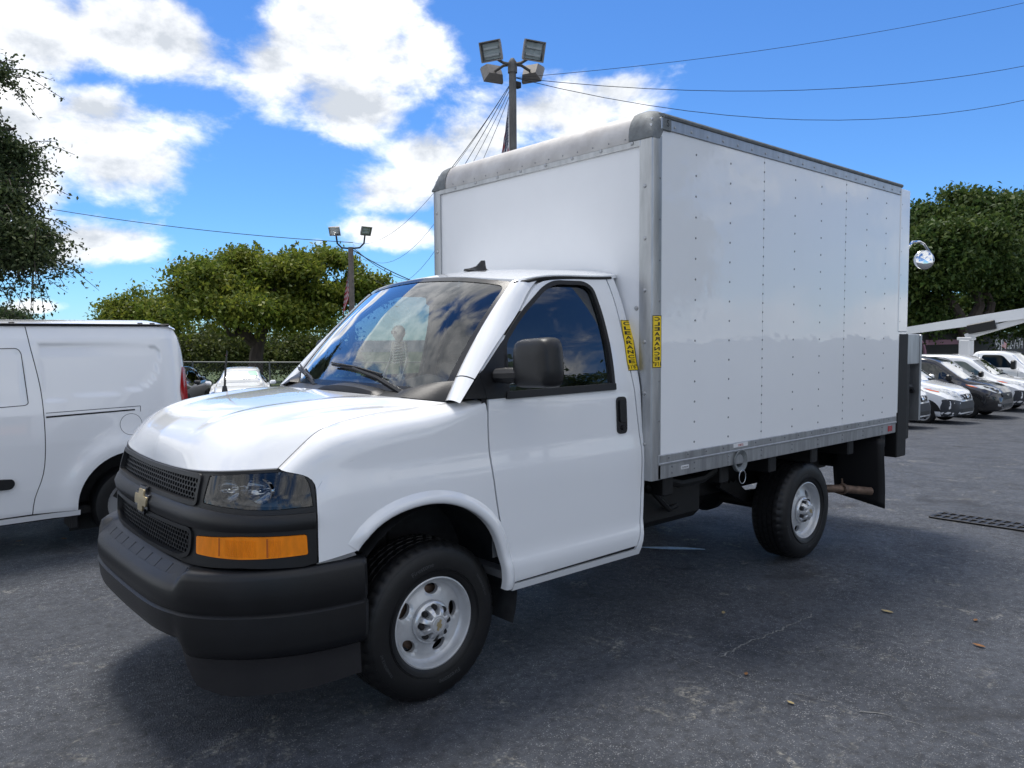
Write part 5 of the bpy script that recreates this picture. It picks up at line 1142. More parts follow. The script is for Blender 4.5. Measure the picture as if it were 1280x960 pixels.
tree('hedge', 'dark undergrowth below the trees behind the bucket truck', (47.57, 11.24, -0.85), [], [(47.99, 11.01, 2.47, 2.75, 2.75, 0.55), (47.73, 13.88, 2.24, 2.87, 2.87, 0.57), (49.73, 9.52, 2.78, 1.83, 1.83, 0.82), (45.93, 15.46, 2.4, 2.39, 2.39, 0.86)], 420, 30, 0.25, 'leaf_dark', 0.5, 19, cat='hedge', twigs=0, droop=False)
for (b_, B_, m_, s_), l_ in zip([((13.36, 40.99, -0.85), [(13.44, 41.07, 1.72, 1.37, 1.37, 1.19), (13.0, 41.4, 1.08, 1.1, 1.1, 0.95), (13.91, 40.63, 1.26, 0.96, 0.96, 0.95)], 'leaf_hedge', 30), ((13.8, 37.94, -0.85), [(13.88, 38.01, 1.49, 1.4, 1.4, 1.05), (13.46, 38.33, 0.88, 1.12, 1.12, 0.84), (14.32, 37.59, 1.05, 0.98, 0.98, 0.84)], 'leaf_hedge', 31), ((16.57, 40.82, -0.85), [(16.66, 40.89, 1.36, 1.44, 1.44, 1.05), (16.2, 41.24, 0.7, 1.15, 1.15, 0.84), (17.14, 40.43, 0.88, 1.01, 1.01, 0.84)], 'leaf_far', 32), ((16.44, 35.64, -0.85), [(16.52, 35.71, 1.47, 1.49, 1.49, 1.14), (16.09, 36.03, 0.86, 1.19, 1.19, 0.91), (16.96, 35.29, 1.03, 1.04, 1.04, 0.91)], 'leaf_hedge', 33), ((19.04, 36.01, -0.85), [(19.12, 36.09, 1.35, 1.65, 1.65, 1.28), (18.68, 36.42, 0.71, 1.32, 1.32, 1.03), (19.58, 35.65, 0.89, 1.15, 1.15, 1.03)], 'leaf_far', 34), ((13.15, 43.81, -0.85), [(13.24, 43.89, 1.49, 1.15, 1.15, 1.15), (12.77, 44.24, 0.82, 0.92, 0.92, 0.92), (13.72, 43.43, 1.0, 0.8, 0.8, 0.92)], 'leaf_far', 35)], ['olive shrub in the thicket just right of the cargo van tail lamp', 'olive shrub in the thicket left of the forked trunk', 'dark green shrub right behind the forked trunk', 'olive shrub in the thicket right of the forked trunk', 'dark green shrub in the thicket beside the windshield', 'dark green shrub hidden behind the cargo van corner']): tree('shrub', l_, b_, [], B_, 230, 28, .2, m_, .42, s_, 'thicket shrubs', 'shrub')
# ------------------------------------------------------------------ lawn, fence
mb = MB(); G = []
for i in range(30):
    a = np.array((-14.0 + i * 2.0, 40.0 - i * 1.55)); G.append([(a[0] + .62 * d, a[1] + .78 * d, float(gz(a[0] + .62 * d, a[1] + .78 * d)) + .02) for d in (-.0, 2, 5, 9, 16, 30, 60, 120)])
mb.grid(G); tag(mb.build('lawn', 'lawn', None, ang=180), 'strip of mown grass behind the chain link fence', 'grass', kind='structure')
FA, FB = np.array((1.0, 29.2)), np.array((20.0, 13.9)); fl = np.linalg.norm(FB - FA); fd = (FB - FA) / fl
M('fence_steel', (.10, .11, .11), .5, metal=.6)
FEN = thing('chain_link_fence', 'dark chain link fence with top rail in front of the trees', 'fence', (FA[0], FA[1], 0))
def fp(d, h): p = FA + fd * d; return (p[0] - FA[0], p[1] - FA[1], float(gz(p[0], p[1])) + h)
for k in range(10): MB().tube([fp(k * 2.7, 0), fp(k * 2.7, 1.72)], .032, 8).build('post', 'fence_steel', FEN)
MB().tube([fp(d, 1.70) for d in np.linspace(0, 24.3, 20)], .024, 6).build('top_rail', 'fence_steel', FEN)
mb = MB()
for k in range(-15, 220):
    for s in (1, -1):
        d0, d1 = k * .115, k * .115 + s * 1.62
        if 0 <= min(d0, d1) and max(d0, d1) <= 24.3: mb.tube([fp(d0, .05), fp(d1, 1.68)], .0024, 3, False)
mb.build('wire_mesh', 'fence_steel', FEN)['kind'] = 'stuff'

# ------------------------------------------------------------------ lamp poles, flags, wires
M('pole_grey', (.16, .155, .145), .55, metal=.3, nscale=6, namt=.3); M('lamp_bronze', (.27, .25, .225), .5, metal=.2, nscale=10, namt=.15); M('wood_pole', (.20, .17, .15), .8, nscale=8, namt=.3)
M('lamp_mirror', (.62, .66, .66), .35, metal=.2); M('wire', (.02, .02, .022), .6); glass('flood_glass', (.8, .84, .84), 1.6)
def flag_mat():
    m = bpy.data.materials.new('flag_cloth'); m.use_nodes = True; t = m.node_tree; b = t.nodes['Principled BSDF']; L = t.links.new; b.inputs['Roughness'].default_value = .8
    uv = t.nodes.new('ShaderNodeUVMap'); sx = t.nodes.new('ShaderNodeSeparateXYZ'); L(uv.outputs[0], sx.inputs[0])
    def mt(op, a, b_=None):
        n = t.nodes.new('ShaderNodeMath'); n.operation = op
        for i, v in enumerate((a, b_)):
            if v is None: continue
            if isinstance(v, (int, float)): n.inputs[i].default_value = v
            else: L(v, n.inputs[i])
        return n.outputs[0]
    u, v = sx.outputs[0], sx.outputs[1]; st = mt('MODULO', mt('FLOOR', mt('MULTIPLY', v, 13.0)), 2.0)
    mx = t.nodes.new('ShaderNodeMix'); mx.data_type = 'RGBA'; L(st, mx.inputs[0]); mx.inputs[6].default_value = (.50, .02, .04, 1); mx.inputs[7].default_value = (.75, .75, .76, 1)
    cu = mt('MULTIPLY', u, 1 / .4); cv = mt('MULTIPLY', mt('SUBTRACT', v, 6 / 13), 13 / 7.)
    def cell(a, n, ph): return mt('SUBTRACT', mt('FRACT', mt('ADD', mt('MULTIPLY', a, n), ph)), .5)
    def stars(p, q):
        a, c = cell(cu, 5.5, p), cell(cv, 4.5, q); return mt('LESS_THAN', mt('ADD', mt('MULTIPLY', a, a), mt('MULTIPLY', c, c)), .055)
    s_ = mt('MAXIMUM', stars(0, 0), stars(.5, .5)); can = t.nodes.new('ShaderNodeMix'); can.data_type = 'RGBA'; L(s_, can.inputs[0]); can.inputs[6].default_value = (.012, .018, .075, 1); can.inputs[7].default_value = (.75, .75, .78, 1)
    inc = mt('MULTIPLY', mt('LESS_THAN', u, .4), mt('GREATER_THAN', v, 6 / 13)); fi = t.nodes.new('ShaderNodeMix'); fi.data_type = 'RGBA'; L(inc, fi.inputs[0]); L(mx.outputs[2], fi.inputs[6]); L(can.outputs[2], fi.inputs[7]); L(fi.outputs[2], b.inputs['Base Color']); MATS['flag_cloth'] = m
flag_mat()
def flag(label, fn, loc, nu=26, nv=16, group=None):
    """fn(u, v) -> offset of the cloth point"""
    me = bpy.data.meshes.new('flag'); vs = [fn(i / nu, j / nv) for i in range(nu + 1) for j in range(nv + 1)]; fs = [(i * (nv + 1) + j, i * (nv + 1) + j + 1, (i + 1) * (nv + 1) + j + 1, (i + 1) * (nv + 1) + j) for i in range(nu) for j in range(nv)]
    me.from_pydata(vs, [], fs); ul = me.uv_layers.new(name='UVMap')
    for p in me.polygons:
        for li in p.loop_indices:
            k = me.loops[li].vertex_index; ul.data[li].uv = ((k // (nv + 1)) / nu, (k % (nv + 1)) / nv)
    me.materials.append(MATS['flag_cloth']); me.shade_smooth(); o = bpy.data.objects.new('flag', me); col.objects.link(o); o.location = loc
    return tag(o, label, 'flag', group)
def flood(root, p, d, up, s=1.0):
    d = Vector(d).normalized(); m = Matrix.Translation(p) @ d.to_track_quat('Z', 'Y').to_matrix().to_4x4() @ Matrix.Scale(s, 4)
    mb = MB(); A = [(-.24, -.20), (.24, -.20), (.24, .20), (-.24, .20)]; B = [(-.17, -.14), (.17, -.14), (.17, .14), (-.17, .14)]
    G = [[(x * .3, y * .3, -.20) for x, y in B], [(x, y, -.20) for x, y in B], [(x, y, -.03) for x, y in A], [(x, y, .03) for x, y in A], [(x * .93, y * .92, .03) for x, y in A], [(x * .9, y * .88, .0) for x, y in A]]
    mb.grid(G, True); mb.f.append((0, 1, 2, 3)); mb.xf(m); h = mb.build('floodlight', 'lamp_bronze', root, ang=20)
    MB().add([(x * .9, y * .88, .002) for x, y in A], [(0, 1, 2, 3)]); q = MB(); q.add([(x * .9, y * .88, .004) for x, y in A], [(0, 1, 2, 3)]); q.xf(m); q.build('lamp_glass', 'flood_glass', h)
    q = MB(); q.add([(x * .85, y * .8, -.06) for x, y in A], [(0, 1, 2, 3)]); q.xf(m); q.build('lamp_reflector', 'lamp_mirror', h)
    q = MB()
    for yv in (-.08, .06): q.box(-.17, .17, yv - .02, yv + .02, -.05, -.02)
    q.xf(m); q.build('lamp_tube', 'label_white', h)
P1 = np.array((6.69, 6.11)); g1 = float(gz(*P1)); rv = np.array((.754, -.657)); fv = np.array((.656, .754))
PL = thing('lamp_post', 'tall grey lamp post behind the cargo box with four square floodlights', 'lamp post', (P1[0], P1[1], g1))
H = 6.32 - g1
MB().tube([(0, 0, 0), (0, 0, H - .55), (0, 0, H)], [.075, .065, .06], 14).build('pole', 'pole_grey', PL)
MB().lathe([(.0, .12), (.03, .12), (.075, .05), (.08, 0), (.08, -.12)], (0, 0, H), 'z', 14).build('pole_cap', 'pole_grey', PL)
for sx in (-1, 1):
    for dp, hz_, up in ((-.10, .17, 1), (.16, -.06, -1)):
        e = rv * sx * .30 + fv * dp * 1.0; MB().tube([(0, 0, H + .02), (e[0] * .5, e[1] * .5, H + .03), (e[0], e[1], H + hz_ * .6)], .025, 8).build('arm', 'pole_grey', PL)
        c = rv * sx * .36 + fv * dp * 2.0; dd_ = -fv * .85 * (1 if up > 0 else -1) + rv * sx * .42
        flood(PL, (c[0], c[1], H + hz_), (dd_[0], dd_[1], -.32 if up > 0 else -.55), 1, .80 if up > 0 else .74)
MB().box(.05, .16, -.05, .05, H - .35, H - .25, .01).build('camera_box', 'dark_steel', PL)
def drape(Hh, w):
    def f(u, v):
        k = .35 + .65 * (1 - v) ** .7; x = (u * w) * k * .42; fold = math.sin(u * 22 + v * 2) * .035 * (.4 + u)
        a = -rv * (.07 + x * .38); b_ = fv * fold; return (a[0] + b_[0], a[1] + b_[1], -(1 - v) * Hh - u * .75 * w * (.6))
    return f
flag('hanging flag with stars and stripes on the four-light lamp post', drape(1.2, 1.7), (P1[0], P1[1], 5.72))
P2 = np.array((13.11, 23.07)); g2 = float(gz(*P2)); H2 = 5.30 - g2
PL2 = thing('lamp_post', 'distant wooden lamp post with two small floodlights on curved arms', 'lamp post', (P2[0], P2[1], g2))
MB().tube([(0, 0, 0), (0, 0, H2)], [.13, .105], 12).build('pole', 'wood_pole', PL2)
for sx in (-1, 1):
    A = [rv * sx * d for d in (0, .35, .52, .56)]; zz = (H2 - .05, H2 - .02, H2 + .15, H2 + .45); MB().tube([(a[0], a[1], z) for a, z in zip(A, zz)], .035, 8).build('arm', 'dark_steel', PL2)
    c = rv * sx * .62; d_ = rv * sx * (.05 if sx < 0 else .75) - fv * .9; flood(PL2, (c[0], c[1], H2 + .62), (d_[0], d_[1], -.55), 1, .9)
flag('hanging flag with stars and stripes on the distant two-light lamp post', drape(1.3, 1.9), (P2[0], P2[1], 4.75))
def cable(name, label, a, b, sag, r=.009, n=18, group='overhead wires'):
    a = np.array(a, float); b = np.array(b, float); pts = [a + (b - a) * t - np.array((0, 0, sag * 4 * t * (1 - t))) for t in np.linspace(0, 1, n)]
    mb = MB(); mb.tube([tuple(p - a) for p in pts], r, 5); o = mb.build(name, 'wire', None); o.location = tuple(a); return tag(o, label, 'wire', group)
cable('overhead_wire', 'highest overhead wire climbing away from the four-light lamp post', (6.71, 6.09, 6.12), (17.29, -0.27, 8.7), 0.25, 0.0045)
cable('overhead_wire', 'middle overhead wire crossing the clear sky over the cargo box', (6.71, 6.09, 6.12), (19.54, 0.38, 8.13), 0.55, 0.006)
cable('overhead_wire', 'lowest overhead wire sagging over the cargo box roof', (6.71, 6.09, 6.12), (19.51, 0.35, 7.47), 0.85, 0.006)
cable('overhead_wire', 'tightest wire of the bundle strung between the two lamp posts', (6.71, 6.09, 6.12), (13.17, 23.0, 5.48), 0.9, .005, 22)
cable('overhead_wire', 'middle wire of the bundle strung between the two lamp posts', (6.71, 6.09, 6.07), (13.17, 23.0, 5.42), 1.7, .005, 22)
cable('overhead_wire', 'slackest wire of the bundle strung between the two lamp posts', (6.71, 6.09, 6.02), (13.17, 23.0, 5.36), 2.4, .005, 22)
cable('overhead_wire', 'long wire running from the distant lamp post past the oak', (13.17, 23.0, 5.48), (0.37, 39.75, 8.87), 0.4, 0.014)
cable('overhead_wire', 'thick cable dropping from the distant lamp post behind the windshield', (13.17, 23.0, 5.18), (19.47, 25.35, 3.89), 0.2, 0.02)
cable('overhead_wire', 'thin cable dropping from the distant lamp post behind the cab roof', (13.17, 23.0, 5.28), (21.27, 29.17, 4.76), 0.5, 0.014)
cable('overhead_wire', 'stay wire slanting down from the four-light lamp post', (6.71, 6.09, 6.12), (6.1, 7.17, 4.64), 0.05, 0.006)
cable('overhead_wire', 'second stay wire slanting down beside the hanging flag', (6.71, 6.09, 6.12), (5.95, 6.63, 4.53), 0.03, 0.006)
# ------------------------------------------------------------------ the row of parked vans, bucket truck and wall across the lot
NV = [(-.84, .50, .34, .55, .72, .36, .6), (-.80, .66, .28, .60, .84, .52, .8), (-.70, .78, .24, .70, .95, .62, 1), (-.45, .845, .22, .82, 1.06, .70, 1), (0, .86, .22, .95, 1.14, .74, 1), (.18, .862, .22, 1.02, 1.18, .74, 1),
      (.55, .865, .22, 1.10, 1.45, .72, 1), (.95, .865, .22, 1.12, 1.73, .72, 1), (1.25, .865, .22, 1.12, 1.83, .74, 1), (1.8, .865, .22, 1.12, 1.87, .76, 1), (3.0, .865, .22, 1.12, 1.86, .76, 1), (3.45, .85, .24, 1.12, 1.82, .74, 1), (3.56, .82, .30, 1.12, 1.72, .70, 1)]
def van_spec(fascia):
    s = [('windshield', 'car_glass', 'x', [(-.66, 1.20), (.66, 1.20), (.60, 1.70), (-.60, 1.70)], .10, .004, 0),
         ('side_window', 'car_glass_clear', 'y', [(.45, 1.19, .04), (1.50, 1.17, .06), (1.46, 1.66, .08), (1.10, 1.66, .12)], .06, .004, 0),
         ('*headlight', 'lamp_clear', 'x', [(.42, .78), (.60, .80), (.775, .95), (.79, 1.03), (.66, 1.02), (.48, .92)], .03, .006, 0),
         ('front_bumper', 'grey_cladding', 'x', [(-.80, .26), (.80, .26), (.84, .74), (.62, .71), (.40, .66), (-.40, .66), (-.62, .71), (-.84, .74)], .05, .012, 0),
         ('bumper_corner', 'grey_cladding', 'y', [(-.80, .26), (-.46, .24), (-.44, .52), (-.50, .68), (-.72, .72)], .03, .012, 0),
         ('air_intake', 'ink', 'x', [(-.40, .36), (.40, .36), (.44, .46), (-.44, .46)], .03, .020, 0),
         ('wheel_arch', 'ink', 'y', [(.46 * math.cos(a), .33 + .40 * math.sin(a)) for a in np.linspace(-.3, math.pi + .3, 18)], 0, .003, 0),
         ('door_seam', 'ink', 'y', [(.40, .42), (.408, .42), (.408, 1.15), (.40, 1.15)], 0, .003, 0), ('door_seam', 'ink', 'y', [(1.52, .42), (1.528, .42), (1.528, 1.70), (1.52, 1.70)], 0, .003, 0),
         ('door_handle', 'black_plastic', 'y', [(1.32, 1.02), (1.48, 1.02), (1.48, 1.06), (1.32, 1.06)], .01, .02, 0)]
    if fascia == 'v':
        s += [('grille', 'dull_silver', 'x', [(-.36, .70), (.36, .70), (.42, .86), (-.42, .86)], .03, .010, 0), ('*grille_slot', 'ink', 'x', [(.15, .72), (.24, .72), (.38, .84), (.26, .84)], .015, .016, 0), ('grille_slot', 'ink', 'x', [(-.10, .71), (.10, .71), (.14, .85), (-.14, .85)], .02, .016, 0), ('badge', 'chrome', 'x', [(.06 * math.cos(a), .785 + .05 * math.sin(a)) for a in np.linspace(0, 2 * math.pi, 12, endpoint=False)], 0, .024, 0),
              ('*indicator', 'lamp_orange', 'x', [(.725, .955), (.785, 1.01), (.785, .955), (.745, .915)], .01, .012, 0)]
    else:
        s += [('grille', 'ink', 'x', [(-.40, .60), (.40, .60), (.48, .80), (-.48, .80)], .05, .014, 0)] + [('grille_slat', 'dull_silver' if fascia == 'w' else 'grey_cladding', 'x', [(-.40 - .02 * k, .64 + .05 * k), (.40 + .02 * k, .64 + .05 * k), (.40 + .02 * k, .657 + .05 * k), (-.40 - .02 * k, .657 + .05 * k)], 0, .022, 0) for k in range(3)] + [('badge', 'chrome', 'x', [(.085 * math.cos(a), .73 + .035 * math.sin(a)) for a in np.linspace(0, 2 * math.pi, 14, endpoint=False)], 0, .03, 0), ('*indicator', 'lamp_orange', 'x', [(.735, .975), (.79, 1.03), (.79, .98), (.76, .945)], .01, .012, 0), ('*fog_lamp', 'lamp_clear', 'x', [(.56, .40), (.66, .41), (.66, .48), (.56, .47)], .02, .02, 0)]
    return s
def small_van(name, label, x, y, paint, fascia, rz=math.pi / 2, bump=None, group='vans parked in a row'):
    sp = van_spec(fascia)
    if bump: sp = [(n, bump if n in ('front_bumper', 'bumper_corner') else m, *r_) for n, m, *r_ in sp]
    root, body = car(name, label, 'van', (x, y, float(gz(x, y))), rz, NV, paint, sp, group)
    for xx in (0, 2.92):
        simple_wheel(root, xx, -.85, .315); simple_wheel(root, xx, .85, .315, sgn=1)
    for s in (-1, 1): MB().box(.42, .56, s * .98 - .10, s * .98 + .10, 1.14, 1.34, .04).build('side_mirror', paint if fascia == 'v' else 'black_plastic', root)
    MB().tube([(.14, -.55, 1.20), (.24, -.1, 1.26)], .012, 5).build('wiper', 'black_plastic', root)
    return root
ROW = 4.75
small_van('parked_van', 'white van with grey bumper half hidden behind the liftgate', 18.75, ROW + .10, 'white_paint', 'v')
small_van('parked_van', 'white van with grey bumper and orange indicator beside the black van', 21.75, ROW + .05, 'white_paint', 'v')
small_van('parked_van', 'glossy black van between two white vans in the row', 24.85, ROW - .05, 'car_black', 'b', bump='car_black')
small_van('parked_van', 'white van with wide dark grille parked between the black van and bucket truck', 28.0, ROW + .05, 'white_paint', 'w')
# pickup with a bucket boom
PK = [(-.98, .70, .55, .80, 1.08, .62, .8), (-.92, .86, .48, .85, 1.20, .76, 1), (-.5, .95, .46, .95, 1.28, .84, 1), (.45, .97, .46, 1.08, 1.34, .86, 1), (.60, .975, .46, 1.20, 1.42, .82, 1), (1.05, .975, .46, 1.28, 1.86, .78, 1), (1.35, .975, .46, 1.28, 1.94, .80, 1), (2.15, .975, .46, 1.28, 1.94, .80, 1), (2.33, .97, .46, 1.28, 1.86, .80, 1), (2.37, .96, .48, 1.25, 1.70, .78, 1)]
px_, py_ = 32.0, ROW - .15
BT, body = car('bucket_truck', 'white utility pickup with folded boom crane and orange beacon', 'truck', (px_, py_, float(gz(px_, py_))), math.pi / 2, PK, 'white_paint',
   [('windshield', 'car_glass', 'x', [(-.74, 1.36), (.74, 1.36), (.68, 1.84), (-.68, 1.84)], .08, .004, 0), ('side_window', 'car_glass', 'y', [(.86, 1.33, .03), (2.02, 1.33, .06), (1.98, 1.80, .08), (1.30, 1.80, .12)], .05, .004, 0),
    ('door_seam', 'ink', 'y', [(.72, .55), (.73, .55), (.73, 1.30), (.72, 1.30)], 0, .003, 0), ('door_seam', 'ink', 'y', [(2.10, .55), (2.11, .55), (2.11, 1.85), (2.10, 1.85)], 0, .003, 0), ('door_handle', 'ink', 'y', [(1.78, 1.14), (2.02, 1.14), (2.02, 1.20), (1.78, 1.20)], .02, .02, 0),
    ('*headlight', 'lamp_clear', 'x', [(.58, .92), (.86, .92), (.84, 1.12), (.58, 1.12)], .03, .006, 0), ('grille', 'ink', 'x', [(-.52, .78), (.52, .78), (.52, 1.14), (-.52, 1.14)], .04, .008, 0), ('front_bumper', 'dull_silver', 'x', [(-.86, .52), (.86, .52), (.88, .74), (-.88, .74)], .04, .03, 0),
    ('wheel_arch', 'ink', 'y', [(.52 * math.cos(a), .46 + .46 * math.sin(a)) for a in np.linspace(-.1, math.pi + .1, 18)], 0, .003, 0)])
for xx in (0, 3.75): simple_wheel(BT, xx, -.95, .40, .25); simple_wheel(BT, xx, .95, .40, .25, sgn=1)
for s in (-1, 1): MB().box(.75, .90, s * 1.14 - .13, s * 1.14 + .13, 1.28, 1.62, .04).build('side_mirror', 'black_plastic', BT)
MB().box(2.45, 4.95, -1.0, 1.0, .62, .80, .02).build('bed_floor', 'dark_steel', BT)
for s in (-1, 1):
    MB().box(2.45, 4.95, s * .86 - .14, s * .86 + .14, .80, 1.38, .02).build('tool_body', 'white_paint', BT)
    MB().box(2.6, 3.6, s * .80 - .16, s * .80 + .16, 1.50, 1.78, .02).build('tool_box', 'label_white', BT) if s < 0 else None
    MB().tube([(2.5, s * .9, 1.45), (2.5, s * .9, 1.62), (4.9, s * .9, 1.62), (4.9, s * .9, 1.40)], .03, 6).build('rack_rail', 'label_white', BT)
MB().box(2.62, 3.02, -.26, .26, .80, 2.38, .03).build('boom_pedestal', 'label_white', BT)
MB().box(2.55, 3.10, -.24, .24, 2.36, 2.48, .02).build('turntable', 'label_white', BT)
def boom(p, q, h0, h1, w, name, mat):
    p = Vector(p); q = Vector(q); d = (q - p).normalized(); u = Vector((0, 0, 1)); u = (u - d * u.dot(d)).normalized(); v = Vector((0, 1, 0)); mb = MB()
    A = [(p + u * a * h0 + v * b_ * w) for a, b_ in ((-.5, -.5), (.5, -.5), (.5, .5), (-.5, .5))] + [(q + u * a * h1 + v * b_ * w * .8) for a, b_ in ((-.5, -.5), (.5, -.5), (.5, .5), (-.5, .5))]
    mb.add(A, [(0, 1, 2, 3), (7, 6, 5, 4), (0, 4, 5, 1), (1, 5, 6, 2), (2, 6, 7, 3), (3, 7, 4, 0)]); return mb.build(name, mat, BT, ang=20)
upb = boom((.30, 0, 3.45), (7.2, 0, 2.46), .42, .26, .30, 'upper_boom', 'white_paint')
boom((2.85, -.02, 2.50), (.80, -.02, 3.16), .22, .22, .22, 'lower_boom', 'label_white')
MB().box(1.75, 2.75, -.24, .22, 2.70, 3.06, .03).xf(Matrix.Translation((2.25, 0, 2.88)) @ Matrix.Rotation(.20, 4, 'Y') @ Matrix.Translation((-2.25, 0, -2.88))).build('boom_cover', 'black_plastic', BT)
MB().tube([(.5, -.18, 3.15), (2.0, -.18, 2.85), (2.7, -.18, 2.55)], .03, 6).build('hydraulic_hose', 'black_plastic', BT)
flat_text('STAMM', .14, lambda a, b: (3.6 + a, -.150, 2.976 - a * .1435 + b), 'ink', upb)
MB().box(4.62, 4.74, -.05, .05, 1.38, 2.72, .01).build('boom_rest', 'chassis_black', BT)
bc = MB(); bc.box(1.05, 1.25, -.32, -.16, 3.20, 3.28, .01); bc.build('beacon_base', 'black_plastic', BT)
bc = MB(); bc.lathe([(.075, .0), (.08, .02), (.075, .15), (.06, .18), (0, .185)], (1.15, -.24, 3.28), 'z', 16); bc.build('beacon', 'lamp_orange', BT)
# dark wall with a phone number across the back of the lot
M('dark_wall', (.028, .028, .03), .7, nscale=4, namt=.3); M('pink_stripe', (.42, .22, .30), .6)
WALL = thing('boundary_wall', 'long black boundary wall with a white phone number and pink stripe', 'wall', (38.0, 12.2, float(gz(38, 12.2))))
MB().box(-22, 34, 0, .2, -.8, 2.60, .01).build('wall', 'dark_wall', WALL)
MB().box(-22, 34, -.04, .24, 2.60, 2.66, .01).build('coping', 'chassis_black', WALL)
flat_text('954-362-7474', .95, lambda a, b: (15.9 + a, -.006, 1.95 + b), 'label_white', WALL, 'phone_number')
MB().box(2.6, 7.6, -.012, -.004, 2.06, 2.32).build('stripe', 'pink_stripe', WALL)
mb = MB(); mb.tube([(1.4 + 1.1 * math.cos(a), -.02, 1.3 + 1.1 * math.sin(a)) for a in np.linspace(.15, math.pi - .15, 20)], .09, 6); mb.build('painted_arch', 'pink_stripe', WALL)
# ------------------------------------------------------------------ cars behind the cargo van
SD = [(-.88, .60, .34, .50, .66, .48, .6), (-.84, .76, .24, .58, .76, .60, .9), (-.70, .85, .20, .66, .84, .70, 1), (-.3, .885, .18, .76, .92, .74, 1), (.40, .89, .18, .84, .98, .74, 1), (.55, .89, .18, .88, 1.03, .72, 1), (.95, .89, .18, .92, 1.27, .62, 1), (1.35, .89, .18, .92, 1.41, .58, 1), (1.9, .89, .18, .92, 1.45, .58, 1), (2.5, .89, .18, .92, 1.38, .58, 1), (3.05, .88, .20, .92, 1.10, .64, 1), (3.55, .86, .24, .88, 1.04, .66, 1), (3.68, .80, .32, .80, .92, .60, 1)]
def sedan(label, x, y, rz, paint, star):
    sp = [('windshield', 'car_glass', 'x', [(-.62, 1.01), (.62, 1.01), (.52, 1.36), (-.52, 1.36)], .06, .004, 0), ('side_window', 'car_glass', 'y', [(.75, .96, .03), (2.75, .98, .05), (2.45, 1.28, .08), (1.30, 1.32, .10)], .05, .004, 0),
          ('*headlight', 'lamp_clear', 'x', [(.50, .60), (.80, .62), (.82, .76), (.66, .80), (.50, .70)], .03, .006, 0), ('grille', 'dull_silver', 'x', [(-.40, .50), (.40, .50), (.46, .72), (-.46, .72)], .04, .008, 0), ('lower_intake', 'ink', 'x', [(-.46, .28), (.46, .28), (.50, .40), (-.50, .40)], .03, .008, 0),
          ('wheel_arch', 'ink', 'y', [(.40 * math.cos(a), .32 + .37 * math.sin(a)) for a in np.linspace(-.3, math.pi + .3, 18)], 0, .003, 0), ('wheel_arch', 'ink', 'y', [(2.76 + .40 * math.cos(a), .32 + .37 * math.sin(a)) for a in np.linspace(-.3, math.pi + .3, 18)], 0, .003, 0)]
    sp += [('grille_slat', 'ink', 'x', [(-.40, .535 + .055 * k), (.40, .535 + .055 * k), (.41, .558 + .055 * k), (-.41, .558 + .055 * k)], 0, .014, 0) for k in range(3)]
    if star: sp.append(('window_note', 'green_note', 'x', [(-.52, 1.20), (-.24, 1.20), (-.22, 1.33), (-.46, 1.33)], .01, .012, 0))
    root, body = car('sedan', label, 'car', (x, y, float(gz(x, y))), rz, SD, paint, sp)
    for xx in (0, 2.76): simple_wheel(root, xx, -.86, .32); simple_wheel(root, xx, .86, .32, sgn=1)
    for s in (-1, 1): MB().box(.72, .86, s * .99 - .10, s * .99 + .10, .92, 1.05, .04).build('side_mirror', paint, root)
    if star:
        mb = MB(); mb.tube([(-.875, .10 * math.cos(a), .615 + .10 * math.sin(a)) for a in np.linspace(0, 2 * math.pi, 25)], .012, 5, False)
        for k in range(3): a = math.pi / 2 + 2 * math.pi * k / 3; mb.tube([(-.875, 0, .615), (-.875, .10 * math.cos(a), .615 + .10 * math.sin(a))], .010, 5)
        mb.build('star_emblem', 'chrome', root)
    return root
sedan('white sedan with a star emblem on its grille facing out from the fence', 7.32, 19.9, R(66), 'white_paint', True)
sedan('black car parked by the fence behind the cargo van', 5.05, 20.6, R(58), 'car_black', False)
# ------------------------------------------------------------------ small things
# skeleton toy on the dashboard
sx0, sy0, sz0 = .40, -.03, 1.43
sz0 = 1.465
SK = thing('toy_skeleton', 'small plastic toy skeleton sitting on the dashboard behind the windshield', 'toy', (sx0, sy0, sz0))
mb = MB(); mb.lathe([(0, .035), (.018, .032), (.030, .018), (.034, 0), (.030, -.016), (.022, -.026), (.018, -.042), (.008, -.046), (0, -.046)], (-.02, -.03, .255), 'z', 16); sk = mb.build('skull', 'bone', SK)
mb = MB()
for s in (-1, 1): mb.lathe([(0, .002), (.008, .001), (.009, -.006)], (-.051, -.03 + s * .012, .255), 'x', 10, -1)
mb.build('eye_socket', 'ink', sk)
mb = MB(); mb.tube([(.0, 0, .0), (.012, 0, .07), (.006, -.005, .15), (-.012, -.02, .225)], .007, 6); mb.build('spine', 'bone', SK)
mb = MB()
for k in range(7):
    z = .195 - k * .014; w = (.030, .040, .046, .048, .047, .044, .038)[k]; mb.tube([(.004 + .034 * -math.cos(a) * 1.0, w * math.sin(a), z - .008 * math.cos(a)) for a in np.linspace(-2.7, 2.7, 15)], .0035, 5)
mb.tube([(-.03, 0, .20), (-.032, 0, .12)], .005, 5); mb.build('ribcage', 'bone', SK)
for s in (-1, 1):
    MB().tube([(.0, s * .01, .205), (.0, s * .055, .205), (-.005, s * .075, .12), (-.04, s * .085, .04), (-.05, s * .08, .01)], [.004, .006, .005, .0045, .006], 6).build('arm', 'bone', SK)
    MB().tube([(.0, s * .02, .01), (-.07, s * .04, .03), (-.12, s * .045, .0)], [.008, .006, .006], 6).build('leg', 'bone', SK)
mb = MB(); mb.tube([(.005, .03 * math.cos(a), .02 + .02 * math.sin(a)) for a in np.linspace(0, 2 * math.pi, 15)], .009, 6, False); mb.build('pelvis', 'bone', SK)
SK.scale = (1.18, 1.18, 1.18)
